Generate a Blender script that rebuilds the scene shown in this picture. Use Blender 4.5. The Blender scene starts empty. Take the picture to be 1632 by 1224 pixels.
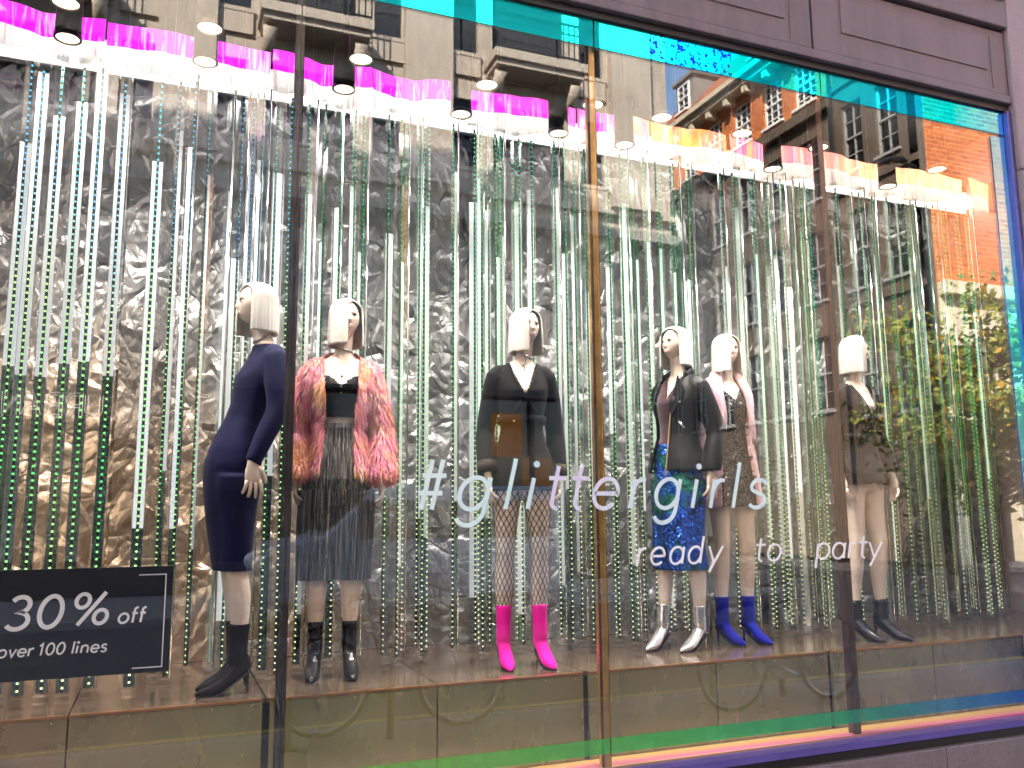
import bpy, bmesh, math, random
from mathutils import Vector, Matrix
R = math.radians
random.seed(7)
SC = bpy.context.scene
COL = SC.collection

# ------------------------------------------------------------------ camera
cam_d = bpy.data.cameras.new('camera')
cam = bpy.data.objects.new('camera', cam_d); COL.objects.link(cam)
cam_d.sensor_width = 36.0
cam_d.lens = 1372.75 / 1632 * 36.0
cam_d.clip_start = 0.05; cam_d.clip_end = 2000
rgt = Vector((.92823, -.37191, -.00825)); dwn = Vector((.04784, .14132, -.98881)); fwd = Vector((.36891, .91745, .14897))
cm = Matrix.Identity(4)
for i in range(3):
    cm[i][0] = rgt[i]; cm[i][1] = -dwn[i]; cm[i][2] = -fwd[i]
cm[0][3], cm[1][3], cm[2][3] = 0.0, -3.80, 1.55
cam.matrix_world = cm
SC.camera = cam

# ------------------------------------------------------------------ sky, sun, exposure
SUN = Vector((-.52, .62, .58)).normalized()
w = bpy.data.worlds.new('World'); SC.world = w; w.use_nodes = True
nt = w.node_tree; nt.nodes.clear()
sky = nt.nodes.new('ShaderNodeTexSky'); sky.sky_type = 'NISHITA'; sky.sun_disc = False
sky.sun_elevation = math.asin(SUN.z); sky.sun_rotation = math.atan2(SUN.x, SUN.y)
bg = nt.nodes.new('ShaderNodeBackground'); bg.inputs[1].default_value = 0.15
wo = nt.nodes.new('ShaderNodeOutputWorld')
nt.links.new(sky.outputs[0], bg.inputs[0]); nt.links.new(bg.outputs[0], wo.inputs[0])
sd = bpy.data.lights.new('sun', 'SUN'); sd.energy = 5.0; sd.angle = R(.5); sd.color = (1, .93, .82)
so = bpy.data.objects.new('sun', sd); COL.objects.link(so)
so.rotation_euler = SUN.to_track_quat('Z', 'Y').to_euler()
SC.view_settings.view_transform = 'Standard'; SC.view_settings.look = 'None'
SC.view_settings.gamma = 1.0; SC.view_settings.use_curve_mapping = False
SC.view_settings.exposure = 2.8
SC.cycles.use_denoising = True
SC.cycles.max_bounces = 8; SC.cycles.transparent_max_bounces = 32
SC.cycles.use_adaptive_sampling = True; SC.cycles.adaptive_threshold = .03
SC.cycles.glossy_bounces = 3; SC.cycles.diffuse_bounces = 3; SC.cycles.transmission_bounces = 3
SC.cycles.caustics_reflective = False; SC.cycles.caustics_refractive = False
SC.cycles.sample_clamp_indirect = 6.0

# ------------------------------------------------------------------ materials
MATS = {}
class NT:
    def __init__(s, name):
        s.m = bpy.data.materials.new(name); s.m.use_nodes = True
        s.t = s.m.node_tree; s.t.nodes.clear()
        s.out = s.n('ShaderNodeOutputMaterial')
    def n(s, typ, **kw):
        nd = s.t.nodes.new(typ)
        for k, v in kw.items():
            if k.startswith('i_'): 
                key = k[2:]
                nd.inputs[int(key) if key.isdigit() else key.replace('_', ' ')].default_value = v
            else: setattr(nd, k, v)
        return nd
    def l(s, a, b): s.t.links.new(a, b)
    def ramp(s, fac, stops, interp='LINEAR'):
        r = s.n('ShaderNodeValToRGB'); e = r.color_ramp.elements; r.color_ramp.interpolation = interp
        while len(e) < len(stops): e.new(.5)
        for el, (p, c) in zip(e, stops):
            el.position = p; el.color = (*c, 1) if len(c) == 3 else c
        s.l(fac, r.inputs[0]); return r.outputs[0]
    def math(s, op, a, b=None, clamp=False):
        nd = s.n('ShaderNodeMath', operation=op, use_clamp=clamp)
        for i, v in enumerate((a, b)):
            if v is None: continue
            if isinstance(v, (int, float)): nd.inputs[i].default_value = v
            else: s.l(v, nd.inputs[i])
        return nd.outputs[0]
    def mixc(s, f, a, b, blend='MIX'):
        nd = s.n('ShaderNodeMix', data_type='RGBA', blend_type=blend)
        for sock, v in ((nd.inputs[0], f), (nd.inputs[6], a), (nd.inputs[7], b)):
            if isinstance(v, (int, float)): sock.default_value = v
            elif isinstance(v, tuple): sock.default_value = (*v, 1)
            else: s.l(v, sock)
        return nd.outputs[2]
    def maprange(s, v, a, b):
        nd = s.n('ShaderNodeMapRange'); s.l(v, nd.inputs[0]); nd.inputs[1].default_value = a; nd.inputs[2].default_value = b
        return nd.outputs[0]
    def pos(s, kind='world'):
        if kind == 'world': o = s.n('ShaderNodeNewGeometry').outputs['Position']
        else: o = s.n('ShaderNodeTexCoord').outputs['Object']
        return o
    def noise(s, vec, scale, detail=4, rough=.55, dist=0):
        nd = s.n('ShaderNodeTexNoise', i_Scale=scale, i_Detail=detail, i_Roughness=rough, i_Distortion=dist); s.l(vec, nd.inputs['Vector'])
        return nd
    def scale(s, vec, sc):
        nd = s.n('ShaderNodeMapping'); nd.inputs['Scale'].default_value = sc; s.l(vec, nd.inputs[0]); return nd.outputs[0]
    def bump(s, h, strength=.3, dist=.01):
        nd = s.n('ShaderNodeBump', i_Strength=strength, i_Distance=dist); s.l(h, nd.inputs['Height']); return nd.outputs[0]
    def bsdf(s, color, rough=.5, metal=0, normal=None, **kw):
        b = s.n('ShaderNodeBsdfPrincipled')
        for sock, v in (('Base Color', color), ('Roughness', rough), ('Metallic', metal)):
            if isinstance(v, tuple): b.inputs[sock].default_value = (*v, 1)
            elif isinstance(v, (int, float)): b.inputs[sock].default_value = v
            else: s.l(v, b.inputs[sock])
        if normal is not None: s.l(normal, b.inputs['Normal'])
        for k, v in kw.items(): b.inputs[k.replace('_', ' ')].default_value = v
        return b.outputs[0]
    def end(s, sh): s.l(sh, s.out.inputs[0]); return s.m

def plain(name, color, rough=.5, metal=0, var=.12, vscale=6, bump=0, bscale=60, **kw):
    """principled with gentle noise variation of the base colour and fine bump"""
    if name in MATS: return MATS[name]
    m = NT(name); p = m.pos()
    c = color
    if var:
        nz = m.noise(p, vscale, 6, .6)
        lo = tuple(x * (1 - var) for x in color); hi = tuple(min(1, x * (1 + var)) for x in color)
        c = m.ramp(nz.outputs[0], [(.3, lo), (.7, hi)])
    nrm = None
    if bump: nrm = m.bump(m.noise(p, bscale, 5).outputs[0], bump, .004)
    MATS[name] = m.end(m.bsdf(c, rough, metal, nrm, **kw)); return MATS[name]

def emis(name, color, st, sampling='AUTO'):
    if name in MATS: return MATS[name]
    m = NT(name); e = m.n('ShaderNodeEmission', i_Strength=st); e.inputs[0].default_value = (*color, 1)
    MATS[name] = m.end(e.outputs[0]); MATS[name].cycles.emission_sampling = sampling; return MATS[name]

def clear(name, base, gloss_rough=0.0, tint=(1, 1, 1), gcol=(1, 1, 1), edge=.8):
    m = NT(name)
    lw = m.n('ShaderNodeLayerWeight', i_Blend=.5)
    f5 = m.math('POWER', lw.outputs['Facing'], 4.0)
    fac = m.math('ADD', m.math('MULTIPLY', f5, edge), base, True)
    tr = m.n('ShaderNodeBsdfTransparent'); tr.inputs[0].default_value = (*tint, 1)
    gl = m.n('ShaderNodeBsdfGlossy', i_Roughness=gloss_rough); gl.inputs[0].default_value = (*gcol, 1)
    mx = m.n('ShaderNodeMixShader'); m.l(fac, mx.inputs[0]); m.l(tr.outputs[0], mx.inputs[1]); m.l(gl.outputs[0], mx.inputs[2])
    MATS[name] = m.end(mx.outputs[0]); return MATS[name]

GLASS = clear('window_glass', .076, tint=(.98, .985, .98))
ACRYL = clear('clear_acrylic', .06, .02, (.965, .975, .97))

def film(name, axis, stops, lo, hi, fac=.6, blot=0.0, haze=.3):
    """dichroic film: tinted mirror mixed with tinted see-through, the tint drifting along the strip"""
    m = NT(name); p = m.pos()
    sp = m.n('ShaderNodeSeparateXYZ'); m.l(p, sp.inputs[0])
    nz = m.noise(p, 1.7, 3)
    v = m.math('ADD', m.maprange(sp.outputs[axis], lo, hi), m.math('MULTIPLY', m.math('SUBTRACT', nz.outputs[0], .5), .06))
    c = m.ramp(v, stops)
    if blot:
        n2 = m.noise(p, 34, 3, .7)
        zone = m.math('MULTIPLY', m.math('LESS_THAN', m.math('ABSOLUTE', m.math('SUBTRACT', sp.outputs[0], 2.62)), .27), 1.0)
        zone2 = m.math('MULTIPLY', m.math('GREATER_THAN', n2.outputs[0], .56), zone)
        c = m.mixc(zone2, c, (.01, .03, .75))
    tr = m.n('ShaderNodeBsdfTransparent'); m.l(c, tr.inputs[0])
    gl = m.n('ShaderNodeBsdfGlossy', i_Roughness=.01); m.l(c, gl.inputs[0])
    df = m.n('ShaderNodeBsdfDiffuse'); m.l(c, df.inputs[0])
    m0 = m.n('ShaderNodeMixShader', i_0=haze); m.l(gl.outputs[0], m0.inputs[1]); m.l(df.outputs[0], m0.inputs[2])
    mx = m.n('ShaderNodeMixShader', i_0=fac); m.l(tr.outputs[0], mx.inputs[1]); m.l(m0.outputs[0], mx.inputs[2])
    MATS[name] = m.end(mx.outputs[0]); return MATS[name]

def foil_mat():
    m = NT('crumpled_foil'); p = m.pos()
    sp = m.n('ShaderNodeSeparateXYZ'); m.l(p, sp.inputs[0])
    d = m.noise(p, 2.2, 3); 
    vec = m.n('ShaderNodeVectorMath', operation='ADD'); m.l(m.scale(p, (1, 1, .55)), vec.inputs[0])
    sc = m.n('ShaderNodeVectorMath', operation='SCALE'); m.l(d.outputs['Color'], sc.inputs[0]); sc.inputs['Scale'].default_value = .55
    m.l(sc.outputs[0], vec.inputs[1])
    hs = None
    for k, (scl, amp) in enumerate(((4.5, 1.0), (11, .4))):
        v = m.n('ShaderNodeTexVoronoi', feature='DISTANCE_TO_EDGE', i_Scale=scl); m.l(vec.outputs[0], v.inputs['Vector'])
        h = m.math('MULTIPLY', m.math('MINIMUM', v.outputs['Distance'], .16), amp / scl * 14)
        hs = h if hs is None else m.math('ADD', hs, h)
    wv = m.noise(m.scale(p, (7, 7, 2.4)), 2.0, 3, .5, 1.4)
    hs = m.math('ADD', hs, m.math('MULTIPLY', wv.outputs[0], .35))
    nrm = m.bump(hs, .45, .05)
    # warm reflected light painted in as copper low on the left sheets, silver grey elsewhere
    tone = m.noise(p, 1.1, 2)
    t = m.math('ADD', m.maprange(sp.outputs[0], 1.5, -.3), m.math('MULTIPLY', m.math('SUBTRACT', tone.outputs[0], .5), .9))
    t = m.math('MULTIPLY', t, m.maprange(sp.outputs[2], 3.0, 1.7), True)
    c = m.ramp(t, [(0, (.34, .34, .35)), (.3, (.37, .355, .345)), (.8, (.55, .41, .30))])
    return m.end(m.bsdf(c, .40, .82, nrm))
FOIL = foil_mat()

def led_mat():
    m = NT('led_light'); p = m.pos(); sp = m.n('ShaderNodeSeparateXYZ'); m.l(p, sp.inputs[0])
    oi = m.n('ShaderNodeObjectInfo')
    nz = m.noise(p, 1.6, 2)
    hgt = m.math('ADD', m.maprange(sp.outputs[2], .8, 4.0), m.math('MULTIPLY', m.math('SUBTRACT', nz.outputs[0], .5), .35))
    green = m.ramp(hgt, [(0, (1, .9, .55)), (.22, (.75, 1, .35)), (.45, (.06, .9, .14)), (.75, (.03, .9, .2)), (1, (.03, .85, .32))])
    blue = m.ramp(hgt, [(0, (.9, 1, .5)), (.3, (.1, .9, .2)), (.55, (.6, .9, .3)), (.72, (.12, .35, 1)), (1, (.1, .6, .9))])
    left = m.math('ADD', m.maprange(sp.outputs[0], .75, .35), m.math('MULTIPLY', m.math('SUBTRACT', oi.outputs['Random'], .5), .6), True)
    c = m.mixc(left, green, blue)
    e = m.n('ShaderNodeEmission', i_Strength=.36); m.l(c, e.inputs[0])
    mm = m.end(e.outputs[0]); mm.cycles.emission_sampling = 'NONE'; return mm
LED = led_mat()

# ------------------------------------------------------------------ mesh helpers
def link(o, parent=None):
    COL.objects.link(o)
    if parent is not None: o.parent = parent
    return o
def tag(o, label=None, cat=None, group=None, kind=None):
    for k, v in (('label', label), ('category', cat), ('group', group), ('kind', kind)):
        if v: o[k] = v
    return o
def empty(name, loc=(0, 0, 0), rz=0, parent=None):
    o = bpy.data.objects.new(name, None); o.empty_display_size = .1
    link(o, parent); o.location = loc; o.rotation_euler = (0, 0, rz); return o
def me_from(name, v, f, smooth=False):
    me = bpy.data.meshes.new(name); me.from_pydata([tuple(x) for x in v], [], f); me.update()
    if smooth:
        me.polygons.foreach_set('use_smooth', [True] * len(me.polygons))
    return me
def mk(name, vf, mat, parent=None, smooth=False):
    me = me_from(name, vf[0], vf[1], smooth)
    o = bpy.data.objects.new(name, me); link(o, parent)
    if mat is not None: me.materials.append(mat)
    return o
def mo(name, me, mat, parent=None):
    o = bpy.data.objects.new(name, me); link(o, parent)
    if mat is not None and not me.materials: me.materials.append(mat)
    return o
def box(x0, x1, y0, y1, z0, z1):
    v = [(x, y, z) for z in (z0, z1) for y in (y0, y1) for x in (x0, x1)]
    return v, [(0, 2, 3, 1), (4, 5, 7, 6), (0, 1, 5, 4), (2, 6, 7, 3), (0, 4, 6, 2), (1, 3, 7, 5)]
def cat(*vfs):
    V, F = [], []
    for v, f in vfs:
        n = len(V); V += list(v); F += [tuple(i + n for i in q) for q in f]
    return V, F
def bevel(o, wd=.006, seg=2):
    b = o.modifiers.new('bevel', 'BEVEL'); b.width = wd; b.segments = seg; b.limit_method = 'ANGLE'; return o
def xf(vf, mat4): return [mat4 @ Vector(p) for p in vf[0]], vf[1]
def rings_loft(rings, cap=True, closed=True):
    n = len(rings[0]); V = [p for r in rings for p in r]; F = []
    for i in range(len(rings) - 1):
        for j in range(n if closed else n - 1):
            a = i * n + j; b = i * n + (j + 1) % n
            F.append((a, b, b + n, a + n))
    if cap and closed:
        F.append(tuple(reversed(range(n)))); F.append(tuple(range((len(rings) - 1) * n, len(rings) * n)))
    return V, F
def ell(c, u, v, ru, rv, n=16):
    c = Vector(c); u = Vector(u); v = Vector(v)
    return [c + u * (ru * math.cos(2 * math.pi * k / n)) + v * (rv * math.sin(2 * math.pi * k / n)) for k in range(n)]
def tube(pts, rad, n=12, flat=1.0, ref=None, cap=True):
    """swept tube; rad a number or list of radii, flat squashes the second axis, ref the first axis direction"""
    pts = [Vector(p) for p in pts]
    if not hasattr(rad, '__len__'): rad = [rad] * len(pts)
    rings = []; prev = None
    for i, p in enumerate(pts):
        d = (pts[min(i + 1, len(pts) - 1)] - pts[max(i - 1, 0)]).normalized()
        r = Vector(ref) if ref is not None else (prev if prev is not None else (Vector((1, 0, 0)) if abs(d.x) < .8 else Vector((0, 1, 0))))
        u = (r - d * r.dot(d)).normalized(); v = d.cross(u); prev = u
        fl = flat[i] if hasattr(flat, '__len__') else flat
        rings.append(ell(p, u, v, rad[i], rad[i] * fl, n))
    return rings_loft(rings, cap)
def curve_pts(pts, n=24):
    """Catmull-Rom through control points"""
    P = [Vector(p) for p in pts]; P = [P[0] * 2 - P[1]] + P + [P[-1] * 2 - P[-2]]; out = []
    segs = len(P) - 3
    for k in range(n + 1):
        t = k / n * segs; i = min(int(t), segs - 1); t -= i
        a, b, c, d = P[i:i + 4]
        out.append(.5 * ((2 * b) + (c - a) * t + (2 * a - 5 * b + 4 * c - d) * t * t + (3 * b - 3 * c + d - a) * t ** 3))
    return out
def remesh(vfs, voxel, smooth=6, fac=.5):
    v, f = cat(*vfs)
    me = me_from('tmp', v, f); o = bpy.data.objects.new('tmp', me); COL.objects.link(o)
    m = o.modifiers.new('r', 'REMESH'); m.mode = 'VOXEL'; m.voxel_size = voxel
    if smooth:
        s = o.modifiers.new('s', 'SMOOTH'); s.iterations = smooth; s.factor = fac
    dg = bpy.context.evaluated_depsgraph_get(); dg.update()
    out = bpy.data.meshes.new_from_object(o.evaluated_get(dg))
    bpy.data.objects.remove(o); bpy.data.meshes.remove(me)
    return out
def cut(me, pred):
    """delete the faces whose centre satisfies pred; smooth shading on the rest"""
    bm = bmesh.new(); bm.from_mesh(me)
    if pred is not None:
        bmesh.ops.delete(bm, geom=[f for f in bm.faces if pred(f.calc_center_median())], context='FACES')
    for f in bm.faces: f.smooth = True
    bm.to_mesh(me); bm.free(); return me

def ico(r, seg=6, rg=4):
    V = []; F = []
    for i in range(rg + 1):
        ph = math.pi * i / rg
        for j in range(seg):
            V.append((r * math.sin(ph) * math.cos(2 * math.pi * j / seg), r * math.sin(ph) * math.sin(2 * math.pi * j / seg), r * math.cos(ph)))
    for i in range(rg):
        for j in range(seg):
            a = i * seg + j; b = i * seg + (j + 1) % seg; F.append((a, a + seg, b + seg, b))
    return V, F
def shift(vf, d):
    d = Vector(d); return [Vector(p) + d for p in vf[0]], vf[1]
# ------------------------------------------------------------------ street and setting
ASPH = plain('asphalt', (.055, .055, .058), .85, 0, .25, 3, .5, 90)
PAVE = plain('paving', (.22, .205, .19), .8, 0, .18, 2, .4, 70)
tag(mk('ground', box(-250, 250, -250, 250, -.6, -.16), ASPH), kind='structure')
tag(mk('road', box(-120, 120, -11.0, -2.9, -.158, -.12), ASPH), kind='structure')
pv = tag(mk('pavement', box(-60, 60, -2.75, -.05, -.15, 0), PAVE), kind='structure')
tag(mk('pavement_opposite', box(-60, 12.0, -15.0, -11.15, -.15, 0), PAVE), kind='structure')
tag(mk('pavement_corner', box(21.4, 60, -15.0, -11.15, -.15, 0), PAVE), kind='structure')
KERB = plain('kerb_stone', (.30, .29, .28), .75, 0, .15, 4, .3, 60)
bevel(tag(mk('kerb', box(-60, 60, -2.9, -2.754, -.15, .003), KERB), kind='structure'), .015)
bevel(tag(mk('kerb_opposite', box(-60, 12.0, -11.146, -11.0, -.15, .003), KERB), kind='structure'), .015)
YEL = plain('road_paint', (.62, .50, .12), .7, 0, .2, 12)
tag(mk('road_marking', cat(box(-60, 60, -3.34, -3.26, -.118, -.114), box(-60, 60, -3.52, -3.44, -.118, -.114)), YEL), kind='structure')

# ---- shop front
def stone_mat(name, col, grain=260, bmp=.25):
    m = NT(name); p = m.pos()
    g = m.noise(p, grain, 3, .7); b = m.noise(p, 2.0, 5)
    c = m.ramp(g.outputs[0], [(.35, tuple(x * .72 for x in col)), (.5, col), (.68, tuple(min(1, x * 1.3) for x in col))])
    st = m.noise(m.scale(p, (3, 3, .35)), 2.2, 5, .65)
    c = m.mixc(m.math('MULTIPLY', m.maprange(st.outputs[0], .42, .72), .5), c, tuple(x * .55 for x in col))
    return m.end(m.bsdf(c, .62, 0, m.bump(g.outputs[0], bmp, .002)))
MAUVE = stone_mat('mauve_stone', (.20, .145, .165))
MAUVE2 = stone_mat('pale_mauve_stone', (.35, .26, .285))
PLIN = stone_mat('plinth_granite', (.20, .155, .165), 160, .4)
DARK = plain('dark_metal_and_shade', (.03, .026, .03), .5, .3)

front = empty('shop_facade', (0, 0, 0))
tag(front, 'mauve stone shop front framing the display window', 'shop front')
def fp(name, vf, mat, bw=0):
    o = mk(name, vf, mat, front)
    if bw: bevel(o, bw)
    return o
# fascia in blocks, each with a raised panel
for k, x0 in enumerate((-5.71, -2.66, .40, 3.46)):
    x1 = x0 + 3.05 if k < 3 else 5.085
    fp('fascia_block', box(x0 + .004, x1 - .004, -.05, .10, 4.268, 4.715), MAUVE, .004)
    a, b = (x0 + .22, x1 - .20) if k < 3 else (3.68, 4.90)
    fp('fascia_panel', box(a, b, -.057, -.05, 4.415, 4.635), MAUVE, .004)
    fp('panel_moulding', box(b + .04, b + .046, -.054, -.05, 4.30, 4.66), MAUVE, .001)
fp('fascia_lower_lip', box(-5.8, 5.085, -.062, .10, 4.205, 4.262), MAUVE, .006)
fp('soffit_shade', box(-5.8, 5.085, -.03, .10, 4.162, 4.203), DARK)  # dark strip painting in the shaded soffit above the glass
fp('cornice', box(-5.8, 5.085, -.085, .10, 4.735, 4.93), MAUVE, .008)
fp('cornice_upper', box(-5.8, 5.085, -.12, .10, 4.934, 5.15), MAUVE, .01)
fp('jamb', box(5.052, 5.088, -.045, .10, .36, 4.16), plain('jamb_bluish', (.10, .12, .42), .3, .5))
for k, z0 in enumerate((-.0, 1.25, 2.5, 3.75, 5.0)):
    fp('pilaster_block', box(5.098, 6.2, -.075, .10, z0 + .004, z0 + 1.246), MAUVE2, .008)
fp('pilaster_core', box(5.104, 6.19, -.06, .095, 0.0, 6.2), MAUVE)
fp('sill', box(-5.8, 5.09, -.07, .02, .318, .352), plain('violet_sill', (.15, .11, .42), .28, .5, .1))
fp('sill_gap', box(-5.8, 5.09, -.03, .02, .262, .316), DARK)
for k in range(9):
    x0 = -5.8 + k * 1.232
    fp('plinth_block', box(x0 + .003, min(x0 + 1.229, 5.09), -.065, .10, 0.0, .26), PLIN, .005)
# unseen upper storeys of the shop, height and step shaped to shade the street
up = empty('shop_upper_storeys'); tag(up, 'unseen mauve stone storeys above the shop window, height shaped to shade the street', 'building')
mk('wall', box(-26, -3, .05, 14, 5.16, 23.8), MAUVE, up)
mk('wall', box(-2.99, 6.2, .05, 14, 5.16, 9.0), MAUVE, up)
mk('wall', box(-26, -5.82, .05, 14, 0, 5.15), MAUVE, up)
mk('wall', box(6.21, 7.4, .05, 14, 0, 5.15), MAUVE2, up)
for z, xr in ((7.6, 6.2), (11.2, -3), (14.8, -3), (18.4, -3)): mk('string_course', box(-26, xr, -.12, .05, z, z + .25), MAUVE, up)
mk('parapet', box(-26, -3, -.25, .3, 23.8, 24.0), MAUVE, up)
mk('parapet', box(-2.98, 6.2, -.2, .3, 9.0, 9.25), MAUVE, up)
# ------------------------------------------------------------------ across the street (seen in the glass)
def holes(u0, u1, z0, z1, rects, fn):
    """wall skin with real openings: fn(ua, ub, za, zb) returns a box; cells inside a rect are left out"""
    zs = sorted({z0, z1} | {q for r in rects for q in (r[2], r[3]) if z0 < q < z1}); out = []
    for za, zb in zip(zs[:-1], zs[1:]):
        zm = (za + zb) / 2; cutx = sorted((r[0], r[1]) for r in rects if r[2] < zm < r[3]); u = u0
        for a, b in cutx:
            if a > u: out.append(fn(u, a, za, zb))
            u = max(u, b)
        if u < u1: out.append(fn(u, u1, za, zb))
    return cat(*out)
STONE = stone_mat('portland_stone', (.46, .385, .31), 30, .15)
STONED = stone_mat('grey_stone', (.24, .22, .20), 30, .15)
BROWN = stone_mat('shaded_brown_stone', (.12, .085, .058), 30, .15)  # brown stone, darkened to carry the shade of the side street
PANE = plain('dark_pane', (.008, .009, .011), .12, 0, .3, 2)
WHT = plain('white_paint', (.78, .77, .74), .5, 0, .06)
IRON = plain('iron_black', (.015, .015, .016), .5, .5)
def brick_mat(name, a, b, mort, sc):
    m = NT(name); p = m.pos(); sp = m.n('ShaderNodeSeparateXYZ'); m.l(p, sp.inputs[0])
    cb = m.n('ShaderNodeCombineXYZ'); m.l(m.math('ADD', sp.outputs[0], sp.outputs[1]), cb.inputs[0]); m.l(sp.outputs[2], cb.inputs[1])
    bt = m.n('ShaderNodeTexBrick', i_Scale=sc, i_Mortar_Size=.018, i_Brick_Width=.9, i_Row_Height=.33); m.l(cb.outputs[0], bt.inputs['Vector'])
    bt.inputs['Color1'].default_value = (*a, 1); bt.inputs['Color2'].default_value = (*b, 1); bt.inputs['Mortar'].default_value = (*mort, 1)
    n = m.noise(p, 1.2, 4); c = m.mixc(m.math('MULTIPLY', m.maprange(n.outputs[0], .4, .7), .35), bt.outputs[0], tuple(q * .6 for q in a))
    return m.end(m.bsdf(c, .85, 0, m.bump(bt.outputs['Fac'], -.4, .01)))
REDB = brick_mat('red_brick', (.62, .17, .035), (.44, .10, .025), (.66, .42, .24), 2.2)
TILE = brick_mat('roof_tile', (.50, .16, .06), (.36, .10, .045), (.10, .04, .03), 2.2)
CREAM = stone_mat('cream_render', (.66, .56, .40), 20, .1)

def window(root, x0, x1, z0, z1, face, mat_f, bars=(1, 2), side=None):
    """sash window set in an opening; face = facade plane, side None -> facade looking +y, else looking -x at that plane"""
    t = .07
    def B(u0, u1, d0, d1, za, zb):
        return box(u0, u1, face - d1, face - d0, za, zb) if side is None else box(face + d0, face + d1, -u1, -u0, za, zb)
    fr = [B(x0, x0 + t, .10, .20, z0, z1), B(x1 - t, x1, .10, .20, z0, z1), B(x0 + t, x1 - t, .10, .20, z0, z0 + t), B(x0 + t, x1 - t, .10, .20, z1 - t, z1), B(x0 + t, x1 - t, .08, .19, (z0 + z1) / 2 - .035, (z0 + z1) / 2 + .035)]
    nb, mb = bars
    for k in range(1, nb + 1):
        u = x0 + (x1 - x0) * k / (nb + 1); fr.append(B(u - .018, u + .018, .11, .17, z0 + t, (z0 + z1) / 2 - .036)); fr.append(B(u - .018, u + .018, .11, .17, (z0 + z1) / 2 + .036, z1 - t))
    for k in range(1, mb + 1):
        zq = z0 + (z1 - z0) * (k if k <= mb / 2 else k + 1) / (mb + 2) ; fr.append(B(x0 + t, x1 - t, .115, .165, zq - .015, zq + .015))
    f = mk('window', cat(*fr), mat_f, root)
    mk('pane', B(x0 + t * .5, x1 - t * .5, .175, .185, z0 + t * .5, z1 - t * .5), PANE, f)
    mk('sill', B(x0 - .08, x1 + .08, -.10, .10, z0 - .10, z0 - .002), STONE if side is None else mat_f, f)
    return f

# ---- stone building with giant pilasters, balconies and shops below
sb = empty('stone_building', (-5, -15.3, 0)); sb.location = (0, 0, 0); tag(sb, 'pale stone office building with tall pilasters and iron balconies reflected in the glass', 'building')
rows = [(9.95, 11.75), (12.95, 15.9), (17.2, 19.6), (20.8, 23.0)]
rects = []; wins = []
for b in range(-2, 2):
    xb = b * 5.48
    for (a, c) in ((.64, 1.32), (1.72, 3.72), (4.16, 4.84)):
        for q, (z0, z1) in enumerate(rows):
            rects.append((xb + a, xb + c, z0, z1)); wins.append((xb + a, xb + c, z0, z1))
    rects += [(xb + .75, xb + 4.75, .6, 4.3), (xb + .9, xb + 4.6, 5.6, 8.2)]
FY = -15.25
STONE_SHADED = stone_mat('shaded_stone', (.018, .0165, .0165), 60, .1)  # shade on the lower storeys painted in as much darker stone
mk('wall_lower', holes(-11.6, 12.3, 0, 8.55, rects, lambda a, c, z0, z1: box(a, c, FY - .30, FY, z0, z1)), STONE_SHADED, sb)
mk('wall', holes(-11.6, 12.3, 8.55, 25.2, rects, lambda a, c, z0, z1: box(a, c, FY - .30, FY, z0, z1)), STONE, sb)
mk('wall_side', box(12.0, 12.3, -30, FY - .302, 0, 25.2), STONE, sb)
mk('wall_core', box(-40, 11.99, -30, FY - .302, 0, 25.2), PANE, sb)
mk('wall', box(-40, -11.61, FY - .30, FY, 0, 25.2), STONE, sb)
mk('roof', box(-40, 12.5, -30.2, FY + .35, 25.21, 25.9), STONED, sb)
for (x0, x1, z0, z1) in wins: window(sb, x0, x1, z0, z1, FY, PANE if x1 - x0 < 1 else IRON, (1, 2) if x1 - x0 < 1 else (3, 2))
for b in range(-2, 3):
    xc = b * 5.48
    if b == 2: xc += .12
    p = mk('pilaster', box(xc - .6, xc + .6, FY + .002, -15.0, 9.62, 24.2), STONE, sb)
    mk('pilaster_base', cat(box(xc - .72, xc + .72, FY + .001, -14.88, 9.35, 9.62), box(xc - .66, xc + .66, FY + .001, -14.94, 9.622, 9.76)), STONE, p)
    mk('capital', box(xc - .74, xc + .74, FY + .001, -14.86, 24.21, 24.7), STONE, p)
mk('string_course', box(-11.6, 12.36, FY + .003, -14.97, 8.55, 8.80), STONED, sb)  # grey stone paints in the shade below the pilaster bases
mk('string_course', box(-11.6, 12.36, FY + .003, -15.05, 9.20, 9.345), STONE, sb)
for b in range(-1, 2):
    xc = b * 5.48 + 2.72
    bal = mk('balcony', cat(box(xc - 1.25, xc + 1.25, FY + .004, -14.35, 12.55, 12.78), box(xc - 1.18, xc + 1.18, FY + .004, -14.45, 12.40, 12.55)), STONE, sb)
    for sx in (-1, 1): mk('bracket', tube([(xc + sx * 1.02, FY + .1, 11.75), (xc + sx * 1.02, FY + .35, 12.0), (xc + sx * 1.02, -14.6, 12.3)], [.10, .14, .16], 10), STONE, bal, True)
    rl = [box(xc - 1.2, xc + 1.2, -14.44, -14.40, 13.75, 13.80), box(xc - 1.2, xc + 1.2, -14.44, -14.40, 12.86, 12.90), box(xc - 1.2, xc + 1.2, -14.435, -14.405, 13.50, 13.53)]
    for k in range(17): u = xc - 1.2 + 2.4 * k / 16; rl.append(box(u - .014, u + .014, -14.43, -14.41, 12.78, 13.75))
    for k in range(12): u = xc - 1.1 + 2.2 * k / 11; rl.append(xf(tube([(u - .06, -14.42, 13.64), (u, -14.42, 13.70), (u + .06, -14.42, 13.64), (u, -14.42, 13.57), (u - .06, -14.42, 13.64)], .012, 5), Matrix.Identity(4)))
    mk('railing', cat(*rl), IRON, bal)
for (x0, x1, z0, z1) in wins:      # stone spandrel ledges between the storeys
    mk('spandrel', box(x0 - .05, x1 + .05, FY + .003, FY + .09, z0 - .62, z0 - .12), STONE, sb)
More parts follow.
